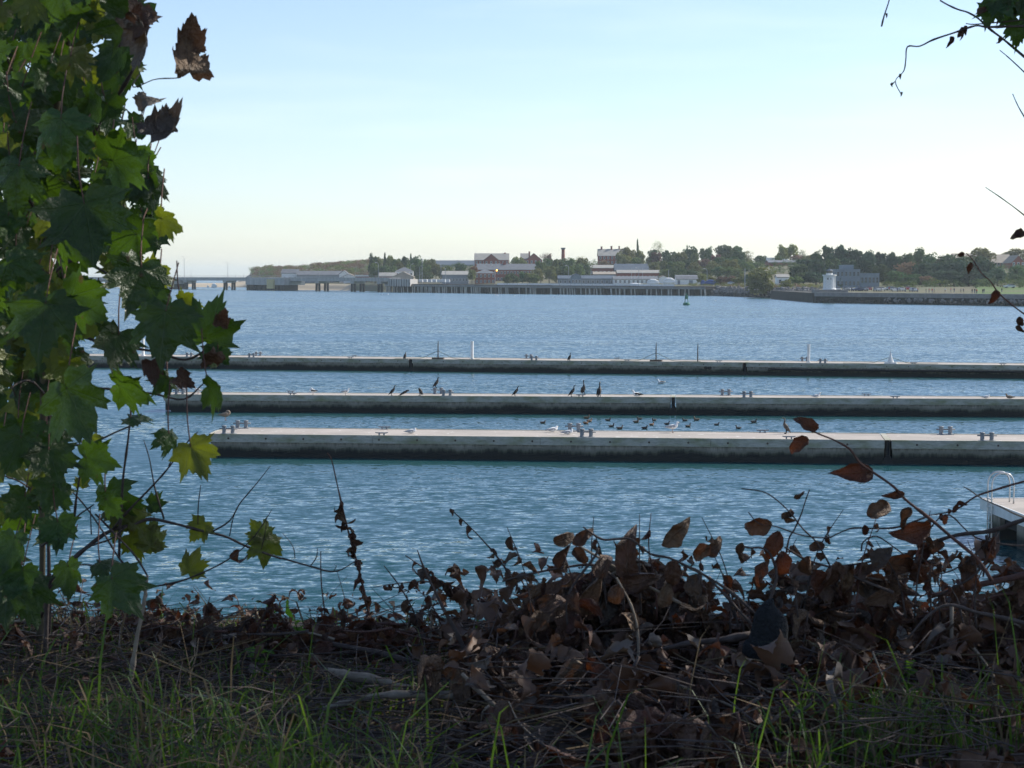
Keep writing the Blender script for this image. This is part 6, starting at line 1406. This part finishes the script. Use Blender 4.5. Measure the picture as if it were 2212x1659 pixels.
stick('thick dark branch winding along the bottom right', [q6(60, 1385), q6(300, 1410), q6(460, 1430), q6(560, 1490), q6(680, 1555), q6(850, 1590), q6(1000, 1665)], (3.8, 3.55), 7, 10, 'twig')
stick('straight pole resting on the right of the heap', [q6(860, 870), q6(1050, 825), q6(1301, 770), (2290, 1225)], 4.25, 5, 9, 'twigred')
stick('greyish crooked branch across the right of the heap', [q6(760, 1060), q6(860, 960), q6(960, 905), q6(1080, 940), q6(1200, 970), q6(1330, 1000)], 4.0, 2.5, 5, 'twig')
stick('dark horizontal branch left of the knit cap', [q5(880, 990), q5(1050, 960), q5(1200, 950), q5(1400, 915)], 4.0, 4, 9, 'twig')
stick('dark branch along the crest of the left ridge', [q3(420, 1050), q3(560, 960), q4(60, 1010), q4(300, 1020), q4(560, 1060), q4(900, 1150), q4(1060, 1210)], (4.6, 4.2), 4, 6, 'twig')
for k in range(9):
    px = rb.uniform(1500, 2200); py = rb.uniform(1330, 1560); an = rb.gauss(120, 35); L_ = rb.uniform(120, 330); dx, dy = math.sin(R(an)) * L_ / 2, -math.cos(R(an)) * L_ / 2
    stick('%s thin bare stick %s across the right part of the heap' % (nth(k), 'slanting'), [(px - dx, py - dy), (px, py + rb.uniform(-12, 12)), (px + dx, py + dy)], min(4.5, gd(py + 60)), rb.uniform(1.5, 3), rb.uniform(2.5, 5), rb.choice(['twig', 'pale', 'twigred']))
# knit cap
c = W(1653, 1425, 3.95); t = thing('knit_cap', 'dark knit cap slumped on the brush heap', 'cap', c)
m_ = MB(); V = []; rings = [(0, .037), (.006, .040), (.020, .041), (.028, .036), (.05, .035), (.075, .032), (.093, .025), (.104, .013), (.107, .002)]
n_ = 18
for z, rad in rings:
    for j in range(n_):
        an = 2 * math.pi * j / n_; k = 1 + .09 * mnoise.noise(Vector((math.cos(an) * 1.5, math.sin(an) * 1.5, z * 30)))
        V.append((rad * k * math.cos(an) + z * .16, rad * .8 * k * math.sin(an), z - .012 * math.cos(an)))
m_.add(V, [(i * n_ + j, i * n_ + (j + 1) % n_, (i + 1) * n_ + (j + 1) % n_, (i + 1) * n_ + j) for i in range(len(rings) - 1) for j in range(n_)] + [[(len(rings) - 1) * n_ + j for j in range(n_)]])
m_.build('crown', M['knit'], t, smooth=True)
m_ = MB(); pr = [(.038, -.004), (.045, .002), (.046, .018), (.042, .026), (.037, .022)]; V = []
for rad, z in pr:
    for j in range(n_): an = 2 * math.pi * j / n_; V.append((rad * math.cos(an) + z * .16, rad * .82 * math.sin(an), z - .012 * math.cos(an)))
m_.add(V, [(i * n_ + j, i * n_ + (j + 1) % n_, (i + 1) * n_ + (j + 1) % n_, (i + 1) * n_ + j) for i in range(len(pr) - 1) for j in range(n_)]); m_.build('brim', M['knit'], t, smooth=True)
# weeds with broad leaves
WL = [dead_mesh(200 + k, 'weed', .30, .35, .4) for k in range(3)]
for px, py, s, lab in ((1830, 1465, 38, 'bright green weed with pointed leaves in the right grass'), (2090, 1360, 30, 'green weed shoot standing up at the right of the heap'), (1960, 1460, 34, 'small leafy weed right of the bright one'), (2000, 1530, 34, 'low weed rosette at the bottom right'), (585, 1330, 30, 'green weed sprig on the crest at left'), (1018, 1440, 30, 'single green leaf by the pale slanting stick'), (560, 1430, 40, 'green ground leaf lit by the sun at left centre'), (640, 1360, 46, 'drooping yellow-green leaf on the left ridge')):
    d = min(4.7, gd(py + 40)); b_ = W(px, py + 55, d); t = thing('weed', lab, 'plant', b_, 0, 'weeds on the bank')
    top = W(px + rb.uniform(-8, 8), py - 20, d); m_ = MB(); m_.tube(catmull([b_, (b_ + top) / 2 + Vector((.006, 0, 0)), top], 3), [.002, .001], 5); m_.build('stem', M['grass'], t, True)
    for i in range(7):
        p = b_.lerp(top, .3 + .7 * i / 6); leaf(t, rb.choice(WL), p, scrdir(rb.choice([-1, 1]) * rb.uniform(20, 95), rb.uniform(-.3, .6)), Vector((rb.gauss(0, .3), -.4, 1)), s * d / F * rb.uniform(.7, 1.2), 'leaf')
# twigs against the sky and water at the right
def px7(l): return [q7(*p) for p in l]
OHX, OHY = 6.4, 5.4
oh = thing('overhanging_tree', 'tree beyond the right edge whose thin branches dangle into the top right corner', 'tree', (OHX, OHY, gz(OHX, OHY) - .1))
P = twig(oh, px7([(690, 0), (800, 60), (870, 85), (945, 125), (1010, 180), (1100, 250), (1244, 370)]) + [(2300, 190), (2400, 260)], (5.2, 5.4), 1.8, 3, 'twig', 'branch', 5)
twig(oh, [(2400, 40), (2300, 52)] + px7([(1170, 175), (1000, 178), (920, 170), (780, 215), (640, 260), (550, 305), (470, 312), (462, 400), (450, 470), (395, 535), (435, 625)]), 5.2, 3, .9, 'twig', 'branch', 5)
for l in ([(350, -40), (350, 0), (315, 110), (297, 185)], [(1080, 330), (1160, 400), (1244, 480), (1400, 640)], [(1165, 620), (1200, 700), (1244, 780), (1350, 950)], [(990, 1235), (1110, 1320), (1244, 1425), (1400, 1560)], [(860, 155), (930, 160), (1170, 140), (1300, 120)], [(395, 535), (370, 560)]): twig(oh, px7(l), 5.2, 1.0, 1.8, 'twig', 'branch', 5)
for x, y, s, a, mm in ((1010, 110, 52, 200, ML), (990, 60, 40, 60, DB), (1120, 40, 62, 150, ML), (1200, 60, 70, 200, ML), (1150, 90, 50, 170, DB), (1200, 230, 52, 190, ML), (820, 215, 30, 230, DB), (755, 280, 28, 200, DB), (860, 205, 24, 170, DB), (1085, 270, 22, 190, DB), (1080, 130, 24, 210, DB), (425, 508, 14, 190, DB), (372, 562, 12, 180, DB), (435, 625, 12, 180, DB), (338, 105, 12, 160, DB), (1195, 1550, 40, 260, DB), (1230, 1530, 36, 60, DB), (1240, 20, 70, 190, ML), (1300, 80, 70, 190, ML), (835, 245, 18, 170, DB)):
    px, py = q7(x, y); sz = s * 5.2 / F; td = scrdir(a, .1); leaf(oh, rb.choice(mm), W(px, py, 5.2) - td * sz * .5, td, Vector((rb.gauss(0, .4), -1, .3)), sz)
trunkp = [Vector((6.4, 5.4, 7.4)), Vector((6.2, 5.5, 9.5)), Vector((5.8, 5.8, 11.4)), Vector((5.0, 6.2, 13.1)), Vector((4.5, 6.5, 14.6))]
m_ = MB(); m_.tube(catmull(trunkp, 5), [.17, .03], 10); m_.build('trunk', M['bark'], oh, True, True)
ro = random.Random(77); ends = []
for k in range(44):
    a = trunkp[1].lerp(trunkp[2], ro.random()) if k % 2 else trunkp[2].lerp(trunkp[4], ro.random())
    e = Vector((ro.uniform(2.0, 7.2), ro.uniform(4.0, 8.8), ro.uniform(10.9, 14.6))); mid_ = (a + e) / 2 + Vector((0, 0, .35))
    m_ = MB(); m_.tube(catmull([a, mid_, e], 4), [.035, .006], 5); m_.build('branch', M['bark'], oh, True); ends += [mid_.lerp(e, ro.random()) for _ in range(9)] + [e]
m_ = MB()
for p in ends:
    for k in range(10):
        q_ = p + Vector((ro.gauss(0, .24), ro.gauss(0, .24), ro.gauss(0, .2)))
        if q_.z < H + .20 * q_.y + .25: continue
        nr = Vector((ro.gauss(0, .6), ro.gauss(0, .6), 1)).normalized(); a = nr.orthogonal().normalized(); a = Matrix.Rotation(ro.uniform(0, 6.28), 3, nr) @ a; b2 = nr.cross(a); s = ro.uniform(.05, .10)
        m_.add([q_ - a * s, q_ - a * s * .2 + b2 * s * .55, q_ + a * s, q_ - a * s * .2 - b2 * s * .55], [(0, 1, 2, 3)])
o = m_.build('crown', M['weed'], oh, True); o['kind'] = 'stuff'  # unseen crown, its place and leaf count set to shade the bank
gV = 'vine tip hanging at the right edge'
t = spray('hanging_vine', 'hanging vine tip with dark dry leaves against the park lawn', [z4(1785, 150), z4(1835, 200), z4(1900, 300), z4(1965, 360), z4(2020, 440), z4(2090, 510), z4(2212, 600), (2280, 720)], 4.6, 1.0, 2.0, 'twigred', [(2072, 552, 24, 240, DB), (2094, 580, 28, 200, DR), (2147, 645, 40, 195, DR), (2200, 700, 34, 190, DB), (2205, 712, 26, 120, DB)])

# ------------------------------------------------------------------ ground cover
rg = random.Random(55)
def blade(m_, p, h, lean, wd, mi):
    side = Vector((math.cos(lean[1]), math.sin(lean[1]), 0)); out_ = Vector((math.cos(lean[0]), math.sin(lean[0]), 0)); k = lean[2]
    q1 = p + YL * h * .5 + out_ * h * .18 * k; q2 = p + YL * h * .85 * (1 - .25 * k) + out_ * h * .55 * k; q3_ = p + YL * h * (1 - .45 * k) + out_ * h * 1.0 * k
    b = len(m_.v); m_.v += [tuple(v) for v in (p - side * wd, p + side * wd, q1 - side * wd * .9, q1 + side * wd * .9, q2 - side * wd * .6, q2 + side * wd * .6, q3_)]
    m_.f += [[b, b + 1, b + 3, b + 2], [b + 2, b + 3, b + 5, b + 4], [b + 4, b + 5, b + 6]]; m_.m += [mi] * 3
def gden(x, y):
    return mnoise.noise(Vector((x * 2.2, y * 2.2, 1.7)))
m_ = MB(); k = 0
while k < 24000:
    y = rg.uniform(2.6, 4.95); x = rg.uniform(-.34, .34) * y
    side_r = x > .02 * y
    if -.03 * y < x < .13 * y and y > 3.1 and rg.random() < .93: k += 1; continue
    if side_r and y > 3.75: 
        if rg.random() < .8: k += 1; continue
    if gden(x, y) < rg.uniform(-.45, .4): k += 1; continue
    z = gz(x, y); dry = rg.random() < (.5 if y > 3.9 else .3); h = rg.uniform(.035, .14) * (1.35 if y < 3.8 else .75)
    if rg.random() < .07: h *= 1.8
    blade(m_, Vector((x, y, z - .005)), h, (rg.uniform(0, 6.28), rg.uniform(0, 6.28), rg.uniform(.1, 1.0) * (1.6 if dry else 1)), rg.uniform(.0012, .0028), 1 if dry else 0); k += 1
tag(m_.build('grass', [M['grass'], M['straw']]), 'tufts of green and dry grass on the shaded bank', 'grass', kind='stuff')
m_ = MB()
srcs = DB[:4] + DR[:3] + DGm[:2] + [DM[0]]
for k in range(4600):
    y = rg.uniform(2.7, 5.3); x = rg.uniform(-.34, .34) * y; right = x > -.03 * y
    if not right and y < 4.1 and rg.random() < .55: continue
    me = srcs[rg.randrange(len(srcs))]; sz = rg.uniform(.012, .05) * (1.35 if right else .85)
    hup = rg.random() ** 2 * (.16 if right and y > 3.6 else (.09 if y > 4.1 else .03))
    e = Euler((rg.gauss(0, .7), rg.gauss(0, .7), rg.uniform(0, 6.28))).to_matrix() * sz; p = Vector((x, y, gz(x, y) + .008 + hup))
    mi = 0 if k % 5 else (1 if k % 2 else 2); b = len(m_.v); m_.v += [tuple(e @ v.co + p) for v in me.vertices]; m_.f += [[b + i for i in f.vertices] for f in me.polygons]; m_.m += [mi] * len(me.polygons)
tag(m_.build('leaf_litter', [M['dead'], M['deadred'], M['deadgrey']], smooth=True), 'litter of dead brown leaves covering the bank', 'leaf litter', kind='stuff')
m_ = MB()
for k in range(3200):
    right = rg.random() < .25; y = rg.uniform(3.0, 4.85); x = rg.uniform(-.02, .27) * y if right else rg.uniform(-.27, 0) * y
    L_ = rg.uniform(.04, .34); an = rg.uniform(0, 6.28); up_ = rg.gauss(.04, .14); p = Vector((x, y, gz(x, y) + rg.random() ** 1.5 * (.15 if right else .08)))
    dv = Vector((math.cos(an), math.sin(an), up_)) * L_; m_.tube([p, p + dv * .5 + Vector((rg.gauss(0, .008), 0, rg.gauss(0, .01))), p + dv], [rg.uniform(.0007, .0022), .0006], 4, 0 if k % 7 else 1, cap=False)
tag(m_.build('twig_litter', [M['twig'], M['straw']]), 'fine dry twigs tangled over the bank', 'twigs', kind='stuff')
